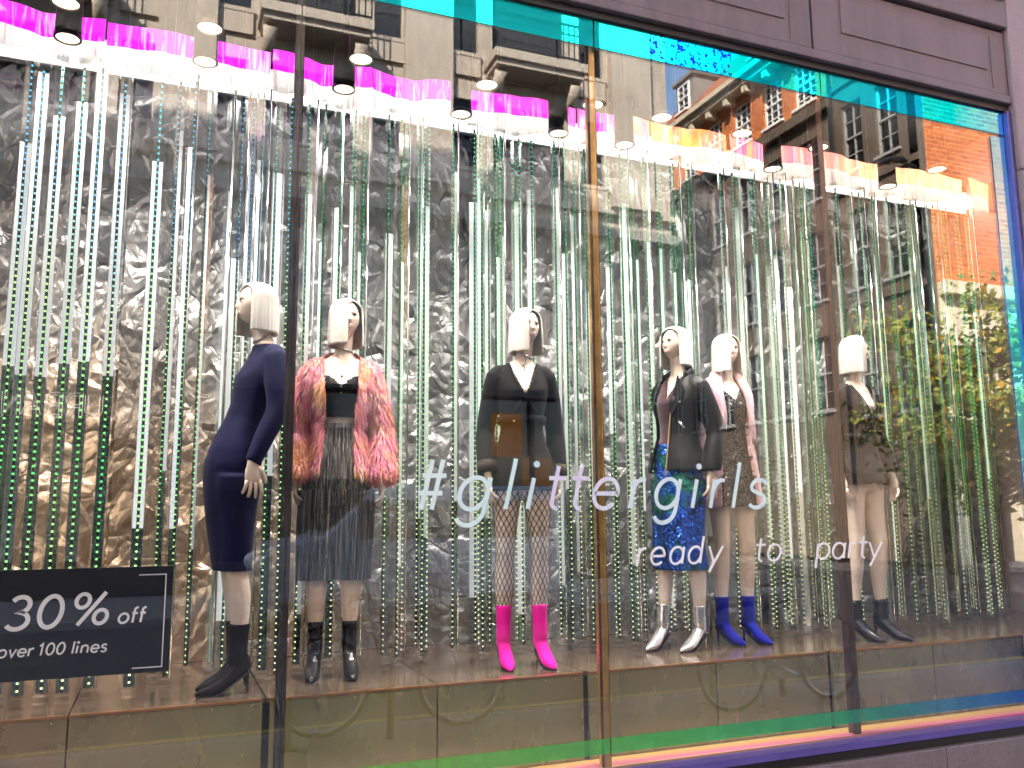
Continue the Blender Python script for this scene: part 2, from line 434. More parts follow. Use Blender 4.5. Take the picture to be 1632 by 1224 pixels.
# shops on the ground floor
for b in range(-2, 2):
    xb = b * 5.48
    f = mk('shop_fascia', box(xb + .66, xb + 4.84, FY + .004, FY + .12, 4.32, 5.3), STONE_SHADED, sb)
    sw = mk('shop_window', cat(box(xb + .75, xb + .85, FY - .2, FY - .1, .6, 4.3), box(xb + 4.65, xb + 4.75, FY - .2, FY - .1, .6, 4.3), box(xb + 2.7, xb + 2.8, FY - .2, FY - .1, .6, 4.3)), IRON, sb)
    mk('pane', box(xb + .75, xb + 4.75, FY - .25, FY - .23, .6, 4.3), PANE, sw)
    mk('upper_window', cat(*[box(xb + u, xb + u + .1, FY - .2, FY - .1, 5.6, 8.2) for u in (.9, 2.1, 3.3, 4.5)]), IRON, sb)
# lit shop interior
mk('lit_window', box(7.2, 8.0, FY - .228, FY - .22, 2.9, 3.95), emis('lit_shop', (1, .42, .10), .09), sb)
mk('lit_window', box(8.0, 8.75, FY - .228, FY - .22, 1.9, 2.9), emis('lit_shop2', (1, .5, .2), .08), sb)

# ---- red brick corner building
rb = empty('brick_building'); tag(rb, 'red brick corner building with white sash windows and tiled roof reflected at the right', 'building')
FX = 21.2
def SB(u0, u1, d0, d1, z0, z1): return box(FX + d0, FX + d1, -u1, -u0, z0, z1)
rB = []
for (z0, z1) in ((4.6, 7.4), (8.9, 11.6), (13.0, 15.4), (16.8, 19.0)):
    rB += [(15.7, 16.6, z0, z1), (17.2, 18.1, z0, z1)]
mk('wall_brown', holes(15.0, 18.4, 0, 23, rB, lambda a, b, z0, z1: SB(a, b, 0, .3, z0, z1)), BROWN, rb)
WSH = plain('sash_paint', (.30, .29, .28), .5, 0, .08)
for r in rB: window(rb, *r, FX, WSH, (1, 2), True)
for z in (8.3, 12.3, 16.1): mk('string_course', SB(14.96, 18.5, -.10, -.002, z, z + .22), BROWN, rb)
rA = []; rA2 = []
for u in (19.8, 21.6, 23.5, 25.4, 27.3, 29.2):
    rA.append((u - .55, u + .55, 16.35, 18.1))
    for (z0, z1) in ((5.0, 7.6), (8.9, 11.4), (12.6, 14.9)): rA2.append((u - .5, u + .5, z0, z1))
mk('wall_brick', holes(18.5, 31, 16.0, 18.45, rA, lambda a, b, z0, z1: SB(a, b, 0, .3, z0, z1)), REDB, rb)
mk('wall_brown', holes(18.5, 31, 0, 15.6, rA2, lambda a, b, z0, z1: SB(a, b, 0, .3, z0, z1)), BROWN, rb)
mk('belt_course', SB(18.45, 31, -.28, .3, 15.602, 15.998), BROWN, rb)
for r in rA: window(rb, *r, FX, WHT, (2, 4), True)
for r in rA2: window(rb, *r, FX, WSH, (1, 2), True)
mk('cornice', cat(SB(18.45, 31, -.55, .3, 18.452, 18.70), SB(18.45, 31, -.75, .3, 18.702, 18.92)), CREAM, rb)
for k in range(10): mk('cornice_bracket', SB(18.8 + k * 1.25, 19.05 + k * 1.25, -.5, -.002, 18.15, 18.45), CREAM, rb)
rv = [(FX - .6, -18.5, 18.93), (FX - .6, -31, 18.93), (FX + 3.6, -31, 23.4), (FX + 3.6, -18.5, 23.4), (FX - .6, -18.5, 18.78), (FX - .6, -31, 18.78), (FX + 3.6, -31, 23.2), (FX + 3.6, -18.5, 23.2)]
rv[4:] = [(a, b, c - .15) for a, b, c in rv[:4]]
mk('tiled_roof', (rv, [(0, 1, 2, 3), (7, 6, 5, 4), (0, 4, 5, 1), (1, 5, 6, 2), (2, 6, 7, 3), (3, 7, 4, 0)]), TILE, rb)
for u in (22.6, 28.0):
    d = mk('dormer', SB(u - .7, u + .7, .35, 2.4, 19.6, 21.4), STONED, rb)
    mk('dormer_roof', SB(u - .85, u + .85, .2, 2.6, 21.402, 21.55), STONED, d)
    window(rb, u - .45, u + .45, 19.85, 21.2, FX + .15, WHT, (1, 2), True)
mk('downpipe', tube([(FX - .12, -18.45, 0), (FX - .12, -18.45, 18.4)], .07, 10), IRON, rb, True)
mk('wall_core', box(FX + .302, 34, -31, -15.32, 0, 18.9), BROWN, rb)
mk('wall_front', box(FX + .302, 34, -15.30, -15.0, 8.42, 23.0), REDB, rb)
mk('wall_core', box(FX + 3.7, 34, -31, -15.32, 18.91, 23), REDB, rb)
mk('quoin', box(FX, FX + .30, -15.32, -14.999, 0, 23.0), BROWN, rb)
mk('shop_cornice', box(FX + .304, 34, -15.3, -14.6, 8.0, 8.40), CREAM, rb)
mk('shop_front', box(FX + .304, 34, -15.3, -14.95, 4.4, 7.998), CREAM, rb)
mk('shop_band', box(FX + .304, 34, -15.3, -14.85, 4.15, 4.396), CREAM, rb)
for k in range(5): mk('pier', box(FX + .31 + k * 2.6, FX + .75 + k * 2.6, -15.3, -14.96, 0, 4.148), CREAM, rb)
mk('shop_glass', box(FX + .305, 34, -15.31, -15.29, 0, 4.148), PANE, rb)

# ---- street lamp
sl = empty('street_lamp', (17.4, -11.6, 0)); tag(sl, 'dark street lamp with a long flat head on a tall post, reflected at the right', 'street lamp')
mk('post', tube([(0, 0, 0), (0, 0, .8), (0, 0, .82), (0, 0, 9.9)], [.11, .11, .08, .055], 14), IRON, sl, True)
mk('arm', tube([(0, 0, 9.8), (-.2, 0, 10.15), (-.7, 0, 10.2)], [.045, .04, .035], 10), IRON, sl, True)
mk('lamp_head', tube([(-.45, 0, 10.24), (-.7, 0, 10.25), (-1.2, 0, 10.12), (-1.65, 0, 9.92), (-1.78, 0, 9.86)], [.05, .17, .22, .19, .05], 14, .42, (0, 1, 0)), IRON, sl, True)

# ---- tree with thin yellowing foliage
LEAF = NT('tree_leaf'); _a = LEAF.n('ShaderNodeAttribute', attribute_name='Col')
_d = LEAF.n('ShaderNodeBsdfTranslucent'); LEAF.l(_a.outputs['Color'], _d.inputs[0]); _b = LEAF.bsdf(_a.outputs['Color'], .5)
_m = LEAF.n('ShaderNodeMixShader', i_0=.35); LEAF.l(_b, _m.inputs[1]); LEAF.l(_d.outputs[0], _m.inputs[2]); LEAF = LEAF.end(_m.outputs[0])
BARK = plain('bark', (.10, .075, .055), .9, 0, .3, 8, .6, 30)
def tree(loc, label, R0, H0, n, seed):
    rn = random.Random(seed); r = empty('street_tree', loc); tag(r, label, 'tree')
    tr_ = [tube([(0, 0, 0), (.03, .02, H0 * .35), (-.05, .03, H0 * .62), (.02, 0, H0 * .95)], [.13, .11, .08, .03], 10)]
    tips = []
    for k in range(22):
        z = H0 * rn.uniform(.28, .85); a = rn.uniform(0, 6.28); L = R0 * rn.uniform(.55, 1.05) * (1.15 - .45 * abs(z / H0 - .5))
        e = Vector((math.cos(a) * L, math.sin(a) * L, z + rn.uniform(-.4, .9))); m_ = Vector((math.cos(a) * L * .5, math.sin(a) * L * .5, z + .25))
        tr_.append(tube([(0, 0, z - .2), m_, e], [.045, .028, .008], 6)); tips += [e, m_.lerp(e, .5), m_]
    tips.append(Vector((0, 0, H0)))
    mk('trunk', cat(*tr_), BARK, r, True)
    V = []; F = []; C = []
    for k in range(n):
        t = rn.choice(tips); c = t + Vector((rn.gauss(0, .34), rn.gauss(0, .34), rn.gauss(0, .30)))
        s = rn.uniform(.055, .13); u = Vector((rn.uniform(-1, 1), rn.uniform(-1, 1), rn.uniform(-1, .3))).normalized(); v = u.cross(Vector((rn.uniform(-1, 1), rn.uniform(-1, 1), rn.uniform(-1, 1)))).normalized()
        b = len(V); V += [c - u * s, c + v * s * .5, c + u * s, c - v * s * .5]; F.append((b, b + 1, b + 2, b + 3))
        q = rn.random(); co = (.55, .28, .02) if q < .10 else (.40, .36, .05) if q < .38 else (.22, .26, .045) if q < .78 else (.09, .14, .03)
        C += [co] * 4
    o = mk('crown', (V, F), LEAF, r); at = o.data.color_attributes.new('Col', 'FLOAT_COLOR', 'POINT'); at.data.foreach_set('color', [x_ for c in C for x_ in (*c, 1.0)])
    tag(o, kind='stuff')
tree((16.9, -9.9, -.12), 'leafy young street tree with yellowing leaves reflected over the right bay', 2.2, 6.3, 13000, 4)

# ---- parked van, pale blue
PAINT = plain('van_paint', (.36, .38, .42), .3, .1, .05)
RUB = plain('rubber', (.02, .02, .02), .8)
vn = empty('parked_van', (3.6, -9.7, -.12)); tag(vn, 'pale blue van parked across the street, reflected behind the fur coat', 'van')
prof = [(-2.3, .45), (-2.35, .95), (-2.2, 1.25), (-1.45, 1.38), (-.75, 2.0), (-.4, 2.1), (2.2, 2.1), (2.32, 1.9), (2.35, .45)]
nb = len(prof); V = []
for yy, ins in ((-.95, 0), (.95, 0)): V += [(x_, yy * (1 - .06 * max(0, z_ - 1.2)), z_) for x_, z_ in prof]
bevel(mk('body', (V, [tuple(range(nb)), tuple(reversed(range(nb, 2 * nb)))] + [(i, i + nb, (i + 1) % nb + nb, (i + 1) % nb) for i in range(nb)]), PAINT, vn), .05, 3)
for sy in (-1, 1):
    mk('side_window', box(-.95, .55, sy * .915 - .03, sy * .915 + .03, 1.32, 1.88), PANE, vn)
    mk('side_window', box(.7, 2.1, sy * .915 - .03, sy * .915 + .03, 1.32, 1.88), PANE, vn)
    mk('headlight', xf(ico(.13, 10, 6), Matrix.Translation((-2.28, sy * .68, .98))), WHT, vn, True)
    for wx in (-1.5, 1.45):
        wv = rings_loft([ell((wx, sy * .80 - .11, .33), (1, 0, 0), (0, 0, 1), .33, .33, 24), ell((wx, sy * .80 + .11, .33), (1, 0, 0), (0, 0, 1), .33, .33, 24)])
        wh = mk('wheel', wv, RUB, vn, False); mk('rim', rings_loft([ell((wx, sy * .80 - .115, .33), (1, 0, 0), (0, 0, 1), .2, .2, 20), ell((wx, sy * .80 + .115, .33), (1, 0, 0), (0, 0, 1), .2, .2, 20)]), IRON, wh)
mk('windscreen', ([(-1.40, -.80, 1.44), (-1.40, .80, 1.44), (-.80, .76, 1.98), (-.80, -.76, 1.98), (-1.42, -.80, 1.46), (-1.42, .80, 1.46), (-.82, .76, 2.0), (-.82, -.76, 2.0)], [(0, 1, 2, 3), (7, 6, 5, 4), (0, 4, 5, 1), (1, 5, 6, 2), (2, 6, 7, 3), (3, 7, 4, 0)]), PANE, vn)
mk('bumper', box(-2.42, -2.3, -.9, .9, .42, .68), RUB, vn)

# ---- bicycles locked to stands on the near pavement
def bicycle(loc, rz, col, label):
    b = empty('bicycle', loc, rz); tag(b, label, 'bicycle', 'bicycles on the pavement'); fm = plain('bike_' + label[:6], col, .35, .3)
    for wx in (-.52, .52):
        n = 32; pts = [(wx + .335 * math.cos(2 * math.pi * k / n), 0, .345 + .335 * math.sin(2 * math.pi * k / n)) for k in range(n + 1)]
        wl = mk('wheel', tube(pts, .016, 8, ref=(0, 1, 0)), RUB, b, True)
        mk('rim', tube([(wx + .315 * math.cos(2 * math.pi * k / n), 0, .345 + .315 * math.sin(2 * math.pi * k / n)) for k in range(n + 1)], .009, 6, ref=(0, 1, 0)), CHR, wl, True)
        mk('spokes', cat(*[tube([(wx, (.02 if k % 2 else -.02), .345), (wx + .31 * math.cos(2 * math.pi * k / 20), 0, .345 + .31 * math.sin(2 * math.pi * k / 20))], .0012, 4) for k in range(20)]), CHR, wl)
    S, BB, HT, HB = (-.18, 0, .86), (-.05, 0, .30), (.36, 0, .88), (.40, 0, .68)
    mk('frame', cat(tube([BB, S], .016, 8), tube([BB, HB], .018, 8), tube([(-.165, 0, .78), HT], .016, 8), tube([HT, HB], .019, 8), tube([BB, (-.52, .05, .345)], .009, 6), tube([(-.165, 0, .78), (-.52, .05, .345)], .008, 6), tube([BB, (-.52, -.05, .345)], .009, 6), tube([(-.165, 0, .78), (-.52, -.05, .345)], .008, 6)), fm, b, True)
    mk('fork', cat(tube([HB, (.52, .05, .345)], .011, 6), tube([HB, (.52, -.05, .345)], .011, 6)), fm, b, True)
    mk('handlebar', cat(tube([HT, (.35, 0, 1.0)], .012, 8), tube([(.28, -.28, 1.02), (.36, -.2, 1.0), (.36, .2, 1.0), (.28, .28, 1.02)], .012, 8)), IRON, b, True)
    mk('saddle', tube([(-.33, 0, .955), (-.25, 0, .965), (-.15, 0, .955), (-.04, 0, .945)], [.05, .075, .04, .015], 10, .35, (0, 1, 0)), RUB, b, True)
    mk('seat_post', tube([S, (-.20, 0, .95)], .012, 8), CHR, b, True)
    mk('crank', cat(tube([(-.05, .06, .30), (.10, .06, .24)], .009, 6), tube([(-.05, -.06, .30), (-.20, -.06, .36)], .009, 6), rings_loft([ell((-.05, .045, .30), (1, 0, 0), (0, 0, 1), .09, .09, 20), ell((-.05, .05, .30), (1, 0, 0), (0, 0, 1), .09, .09, 20)])), CHR, b)
CHR = plain('bike_chrome', (.6, .6, .6), .25, 1.0, .05)
bicycle((1.62, -2.60, 0), R(3), (.08, .08, .09), 'black bicycle with chrome wheels reflected low beneath the fur coat')
bicycle((4.75, -2.15, 0), R(-5), (.05, .12, .2), 'blue bicycle reflected low beneath the leather jacket')
for x_, nm in ((1.2, 'steel bicycle stand behind the black bicycle'), (4.6, 'steel bicycle stand behind the blue bicycle')):
    st = empty('bicycle_stand', (x_, -2.40 if x_ < 2 else -2.42, 0)); tag(st, nm, 'bicycle stand', 'bicycle stands')
    mk('hoop', tube(curve_pts([(-.35, 0, 0), (-.35, 0, .6), (-.25, 0, .76), (0, 0, .78), (.25, 0, .76), (.35, 0, .6), (.35, 0, 0)], 30), .025, 10, ref=(0, 1, 0)), IRON, st, True)
    mk('foot_plate', box(-.42, -.28, -.07, .07, 0, .008), IRON, st)
# ------------------------------------------------------------------ window: panes, film borders, mullions
PX = [-2.55, -1.03, .49, 2.01, 3.53, 5.05]
bays = ['the bay beyond the sale sign', 'the sale sign bay', 'the fur coat bay', 'the leather jacket bay', 'the rightmost bay']
for k in range(5):
    a, b = PX[k] + .003, PX[k + 1] - .003
    tag(mk('window_pane', box(a, b, -.005, .005, .354, 4.158), GLASS), 'clear glass pane closing ' + bays[k], 'window pane', 'panes of the shop window')
CY = [(0, (.02, 1, .9)), (.55, (.02, 1, 1)), (.66, (0, .72, 1.0)), (.78, (.02, .75, 1.0)), (.93, (.0, .55, 1.0)), (1, (.1, .5, 1.0))]
FT = film('film_cyan', 0, CY, -1.0, 5.0, .95, 1, .35)
FB = film('film_green_blue', 0, [(0, (.75, .95, .35)), (.45, (.35, .95, .45)), (.68, (.25, .85, .6)), (.82, (.3, .65, .85)), (1, (.12, .4, .95))], 0, 5.0, .32, 0, .4)
FR = film('film_blue', 2, [(0, (.05, .85, .95)), (.35, (.35, .8, 1)), (.6, (.1, .8, .95)), (.8, (.4, .75, 1)), (1, (.12, .55, 1))], .35, 4.15, .75, 0, .5)
for k in range(5):
    a, b = PX[k] + .004, PX[k + 1] - .004
    tag(mk('iridescent_film', box(a, b, -.010, -.008, 4.002, 4.157), FT), 'cyan iridescent film strip along the top edge of ' + bays[k], 'film strip', 'film strips along the glass')
    tag(mk('iridescent_film', box(a, b, -.010, -.008, .432, .50), FB), 'green and blue iridescent film strip at the foot of ' + bays[k], 'film strip', 'film strips along the glass')
tag(mk('iridescent_film', box(4.925, 5.046, -.010, -.008, .504, 3.981), FR), 'upright pale blue iridescent film strip at the right end of the window', 'film strip')
def mull(x, col, rough, metal, label, wdt=.034):
    mt = plain('mullion_%d' % int(x * 100 + 500), col, rough, metal, .25, 9)
    r = empty('window_mullion', (x, .05, .36)); tag(r, label, 'mullion', 'mullions of the shop window')
    bevel(mk('post', box(-wdt / 2, wdt / 2, -.028, .03, 0, 3.79), mt, r), .003)
    mk('glazing_bead', box(-wdt / 2 - .004, -wdt / 2 - .0005, -.026, -.006, 0, 3.79), DARK, r)
    mk('glazing_bead', box(wdt / 2 + .0005, wdt / 2 + .004, -.026, -.006, 0, 3.79), DARK, r)
mull(-1.03, (.09, .075, .075), .35, .6, 'dark mullion beyond the sale sign at the far left')
mull(.49, (.10, .085, .085), .32, .6, 'dark grey-brown mullion between the navy dress and pink fur coat')
mull(2.01, (.62, .34, .10), .3, .7, 'golden brown mullion between the fishnet tights and leather jacket')  # golden reflection painted into the base colour of this mullion
mull(3.53, (.11, .055, .04), .32, .6, 'reddish brown mullion beside the black playsuit')

# ------------------------------------------------------------------ display box behind the glass
BLK = plain('black_paint', (.02, .02, .022), .7)
tag(mk('ceiling', box(-2.9, 7.6, .10, 1.7, 4.62, 4.68), BLK), kind='structure')
tag(mk('wall_back', box(-2.9, 7.6, 1.60, 1.68, .30, 4.62), BLK), kind='structure')
tag(mk('wall_left', box(-2.98, -2.9, .10, 1.7, .30, 4.68), BLK), kind='structure')
tag(mk('wall_right', box(7.6, 7.68, .10, 1.7, .30, 4.68), BLK), kind='structure')
tag(mk('wall_front_right', box(5.12, 7.6, .104, .15, .30, 4.62), BLK), kind='structure')
tag(mk('wall_front_upper', box(-2.9, 5.12, .104, .15, 4.17, 4.62), BLK), kind='structure')
# floor strip lined with pink-orange film
def floor_film():
    m = NT('floor_film'); p = m.pos(); sp = m.n('ShaderNodeSeparateXYZ'); m.l(p, sp.inputs[0])
    nz = m.noise(m.scale(p, (.6, 9, 1)), 1.6, 3)
    t = m.math('ADD', m.maprange(sp.outputs[0], 1.0, 5.0), m.math('MULTIPLY', m.math('SUBTRACT', nz.outputs[0], .5), .5))
    u = m.math('ADD', m.maprange(sp.outputs[1], .17, .0), m.math('MULTIPLY', t, -.35))
    c = m.ramp(u, [(.0, (.62, .38, .12)), (.3, (.62, .28, .14)), (.55, (.62, .09, .32)), (.7, (.62, .32, .17)), (.9, (.45, .5, .17))])
    return m.end(m.bsdf(c, .3, .1, None))
FF = floor_film()
fl = empty('window_floor'); tag(fl, 'pink and orange iridescent floor strip between the glass and the podium', 'floor strip')
for x0, x1 in ((-2.55, .45), (.454, 1.98), (1.984, 3.5), (3.504, 5.05)):
    mk('film_sheet', box(x0, x1, .016, .172, .352, .362), FF, fl)
# podium
def podium_mat():
    m = NT('podium_top'); p = m.pos(); n1 = m.noise(m.scale(p, (1, 3, 1)), 2.5, 5); n2 = m.noise(p, 40, 4)
    c = m.ramp(n1.outputs[0], [(.3, (.20, .135, .09)), (.7, (.29, .205, .14))])
    r = m.ramp(n2.outputs[0], [(.3, (.13, .13, .13)), (.7, (.22, .22, .22))])
    return m.end(m.bsdf(c, r, .55, m.bump(n2.outputs[0], .05, .002)))
def fascia_mat():
    m = NT('podium_fascia'); p = m.pos(); sp = m.n('ShaderNodeSeparateXYZ'); m.l(p, sp.inputs[0])
    n1 = m.noise(p, 1.8, 5, .6); n2 = m.noise(p, 120, 3)
    c = m.ramp(n1.outputs[0], [(.3, (.26, .215, .11)), (.5, (.33, .30, .15)), (.72, (.36, .25, .16))])
    irid = m.ramp(m.maprange(sp.outputs[0], -.6, 5.0), [(0, (.42, .27, .22)), (.2, (.32, .33, .15)), (.5, (.34, .32, .17)), (.8, (.27, .26, .22)), (1, (.24, .22, .3))])
    c = m.mixc(.5, c, irid)
    sm = m.noise(m.scale(p, (1, 1, .5)), 5, 5, .6); ro = m.ramp(sm.outputs[0], [(.35, (.16, .16, .16)), (.65, (.36, .36, .36))])
    return m.end(m.bsdf(c, ro, .3, m.bump(n2.outputs[0], .04, .001)))
PT = podium_mat(); PF = fascia_mat(); COP = plain('copper_trim', (.75, .36, .16), .28, .9, .1)
pod = empty('display_podium', (0, .175, .36)); tag(pod, 'long low brown metal podium the mannequins stand on', 'podium')
edges = [-2.6, -1.83, -1.07, -.31, .45, 1.215, 1.98, 2.745, 3.5, 4.27, 5.03, 5.8, 6.6, 7.55]
wide = {.45, 1.98, 3.5, 5.03}
BRASS = plain('brass', (.7, .5, .22), .3, .9, .1)
for a, b in zip(edges[:-1], edges[1:]):
    ga = .016 if a in wide else .003; gb = .016 if b in wide else .003
    pa = mk('fascia_panel', box(a + ga, b - gb, 0, .02, 0, .403), PF, pod); bevel(pa, .002)
    mk('podium_board', box(a + .003, b - .003, .022, 1.40, .39, .413), PT, pod)
    mk('edge_trim', box(a + ga, b - gb, -.006, .021, .404, .4135), COP, pod)
    n = 5; rv = []
    for k in range(n):
        rv.append(shift(ico(.0045), (a + .06 + (b - a - .12) * k / (n - 1), -.002, .388)))
    q = mk('rivets', cat(*rv), BRASS, pod, True); tag(q, kind='stuff')
mk('podium_core', box(-2.6, 7.55, .03, 1.38, .0, .385), BLK, pod)

# foil backdrop: crumpled sheets hung edge to edge
bd = empty('foil_backdrop', (0, 1.33, .775)); tag(bd, 'crumpled silver foil sheets, warm reflection painted low left, covering the back of the window', 'backdrop')
rnd = random.Random(3)
from mathutils import noise as mnoise
x = -2.6; k = 0
while x < 7.5:
    wd = rnd.uniform(.62, .95); nx, nz = 9, 38; V = []; F = []; off = rnd.uniform(-.03, .05)
    for j in range(nz + 1):
        for i in range(nx + 1):
            jx = rnd.uniform(-.42, .42) if 0 < i < nx else 0; jz = rnd.uniform(-.42, .42) if 0 < j < nz else 0
            px = x - .02 + (wd + .04) * (i + jx) / nx; pz = 3.45 * (j + jz) / nz
            d = mnoise.noise(Vector((px * 1.3, pz * .7, k))) * .06 + abs(mnoise.noise(Vector((px * 4.2, pz * 2.3, k * 5.1)))) * .055 + rnd.uniform(-.011, .011)
            V.append((px, off + d - .04, pz))
    for j in range(nz):
        for i in range(nx):
            a = j * (nx + 1) + i; b, c, d = a + 1, a + nx + 2, a + nx + 1
            F += [(a, b, c), (a, c, d)] if rnd.random() < .5 else [(a, b, d), (b, c, d)]
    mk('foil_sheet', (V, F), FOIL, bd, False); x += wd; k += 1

# pelmet: translucent iridescent film drooping from the ceiling, backlit by an added unseen lamp
def pel_mat(name, stops, gloss=.14):
    m = NT(name); p = m.pos(); sp = m.n('ShaderNodeSeparateXYZ'); m.l(p, sp.inputs[0])
    nz = m.noise(m.scale(p, (5, 5, 1.2)), 2, 4)
    t = m.math('ADD', m.maprange(sp.outputs[0], -1.0, 6.2), m.math('MULTIPLY', m.math('SUBTRACT', nz.outputs[0], .5), .3))
    c = m.ramp(t, stops)
    st = m.noise(m.scale(p, (26, 26, 2.5)), 1.0, 4, .6, .8)
    c = m.mixc(m.math('MULTIPLY', m.maprange(st.outputs[0], .52, .72), .55), c, (.95, .88, .9))
    c = m.mixc(m.math('MULTIPLY', m.maprange(st.outputs[0], .46, .30), .6), c, (.25, .05, .2))
    tl = m.n('ShaderNodeBsdfTranslucent'); m.l(c, tl.inputs[0])
    gl = m.n('ShaderNodeBsdfGlossy', i_Roughness=.15); m.l(c, gl.inputs[0])
    mx = m.n('ShaderNodeMixShader', i_0=gloss); m.l(tl.outputs[0], mx.inputs[1]); m.l(gl.outputs[0], mx.inputs[2])
    bw = m.noise(m.scale(p, (9, 3, 1.5)), 3, 3, .5, 1.5); m.l(m.bump(bw.outputs[0], .8, .05), gl.inputs['Normal'])
    return m.end(mx.outputs[0])
PM = pel_mat('pelmet_magenta', [(0, (.85, .01, .9)), (.33, (.9, .01, .75)), (.5, (.9, .05, .38)), (.58, (1, .45, .05)), (.66, (.95, .12, .3)), (.78, (.95, .32, .2)), (.86, (1, .5, .22)), (1, (1, .62, .3))])
PW = pel_mat('pelmet_silver', [(0, (.92, .9, .9)), (.5, (.95, .9, .85)), (.7, (.95, .8, .72)), (1, (.95, .85, .75))], .42)
pl = empty('film_pelmet', (0, 1.02, 3.96)); tag(pl, 'magenta to orange film pelmet with a drooping white lower edge under the ceiling', 'pelmet')
rnd = random.Random(11); x = -2.5
while x < 6.9:
    wd = rnd.uniform(.55, .95); n = 22; amp = rnd.uniform(.02, .05); ph = rnd.uniform(0, 6)
    for nm, z0, z1, mt in (('pelmet_hem', 0.0, .118, PW), ('pelmet_film', .118, .25, PM)):
        V = []; F = []
        for i in range(n + 1):
            u = i / n; px = x + .004 + (wd - .008) * u
            fold = amp * math.sin(u * math.pi * 2 + ph) + (.03 * max(0, 1 - abs(u - .5) * 8))
            for j in range(5):
                t = j / 4; zz = z0 + (z1 - z0) * t
                sag = 0
                if nm == 'pelmet_hem': sag = (1 - t) * (.018 * math.sin(u * 9 + ph) - .004)
                V.append((px, fold * (1 - .3 * (zz / .25)) + .012 * math.sin(u * 31 + ph) * (1 - zz / .25), zz + sag))
        for i in range(n):
            for j in range(4):
                a = i * 5 + j; F.append((a, a + 5, a + 6, a + 1))
        mk(nm, (V, F), mt, pl, True)
    x += wd
tr = empty('added_backlight', (0, 1.22, 4.1)); tag(tr, 'unseen strip lamp added behind the film pelmet to backlight it', 'strip lamp')  # added lamp, out of sight, that brightens the pelmet
mk('backlight_tube', box(-2.5, 6.5, -.02, .02, -.02, .04), emis('added_backlight_glow', (1, .95, .88), 2.3), tr)
mk('backlight_tray', box(-2.5, 6.9, .03, .05, -.08, .12), plain('tray_white', (.75, .75, .75), .6), tr)

# ------------------------------------------------------------------ ceiling downlights
CAN = plain('can_black', (.03, .028, .03), .35, .5)
RIM = plain('can_rim', (.12, .1, .09), .3, .7)
DISC = emis('lamp_disc', (1, .82, .55), .8, 'NONE')
def cyl(r, z0, z1, n=24): return rings_loft([ell((0, 0, z0), (1, 0, 0), (0, 1, 0), r, r, n), ell((0, 0, z1), (1, 0, 0), (0, 1, 0), r, r, n)])
me_can = me_from('can', *cyl(.062, .012, .30), True); me_can.polygons[-1].use_smooth = False
me_rim = me_from('rim', *rings_loft([ell((0, 0, 0.0), (1, 0, 0), (0, 1, 0), .066, .066, 24), ell((0, 0, .02), (1, 0, 0), (0, 1, 0), .066, .066, 24), ell((0, 0, .02), (1, 0, 0), (0, 1, 0), .055, .055, 24), ell((0, 0, .0), (1, 0, 0), (0, 1, 0), .055, .055, 24), ell((0, 0, 0.0), (1, 0, 0), (0, 1, 0), .066, .066, 24)], cap=False))
me_disc = me_from('disc', *cyl(.0545, .006, .011))
me_rod = me_from('stem', *cyl(.008, .30, .70, 8))
for m_, mt in ((me_can, CAN), (me_rim, RIM), (me_disc, DISC), (me_rod, CAN)): m_.materials.append(mt)
ORD = ['first', 'second', 'third', 'fourth', 'fifth', 'sixth', 'seventh', 'eighth', 'ninth', 'tenth', 'eleventh', 'twelfth', 'thirteenth', 'fourteenth', 'fifteenth', 'sixteenth', 'seventeenth', 'eighteenth', 'nineteenth', 'twentieth', 'twenty-first', 'twenty-second']
def spot(x, y, z, label, group, e=32, tilt=0):
    r = empty('downlight', (x, y, z)); tag(r, label, 'downlight', group)
    for nm, me in (('can_housing', me_can), ('can_rim', me_rim), ('lamp_lens', me_disc), ('stem', me_rod)): mo(nm, me, None, r)
    ld = bpy.data.lights.new('downlight_lamp', 'SPOT'); ld.energy = e; ld.spot_size = R(95); ld.spot_blend = .6; ld.color = (1, .93, .84); ld.shadow_soft_size = .045
    lo = bpy.data.objects.new('lamp', ld); link(lo, r); lo.location = (0, 0, -.01); lo.rotation_euler = (R(tilt), 0, 0)
for i, (x, z) in enumerate(((-.533, 3.917), (.10, 3.925), (.85, 3.912), (1.554, 3.90), (2.212, 3.9), (2.677, 3.9), (3.26, 3.895), (3.863, 3.896), (4.9, 3.898))):
    spot(x * .957, .22, 1.55 + (z - 1.55) * .957, 'black can downlight, %s from the left in the row nearest the glass' % ORD[i], 'downlights of the front row', 24, 9)
for i, (x, z) in enumerate(((-.564, 3.951), (.094, 3.955), (.837, 3.936), (1.537, 3.906), (2.176, 3.89), (2.643, 3.888), (3.815, 3.898), (4.856, 3.915))):
    spot(x, .80, z, 'black can downlight, %s from the left in the row before the pelmet' % ORD[i], 'downlights of the back row', 8)

# ------------------------------------------------------------------ hanging LED tubes
def glow_strip_mat(name, ra, rb):
    # bright reflections on the tube, painted in as a glowing strip
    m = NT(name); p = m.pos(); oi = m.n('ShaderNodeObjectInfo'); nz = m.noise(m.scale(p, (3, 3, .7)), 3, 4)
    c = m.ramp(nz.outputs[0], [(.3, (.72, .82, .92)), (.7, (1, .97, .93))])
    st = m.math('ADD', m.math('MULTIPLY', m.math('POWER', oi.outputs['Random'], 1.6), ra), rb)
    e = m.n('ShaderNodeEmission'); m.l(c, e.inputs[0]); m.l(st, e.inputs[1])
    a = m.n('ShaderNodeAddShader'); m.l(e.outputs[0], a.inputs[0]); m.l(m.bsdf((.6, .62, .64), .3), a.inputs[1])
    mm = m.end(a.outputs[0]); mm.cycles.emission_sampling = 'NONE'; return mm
WI = glow_strip_mat('painted_glow', .09, .026)
WIL = glow_strip_mat('painted_glow_bright', .055, .072)
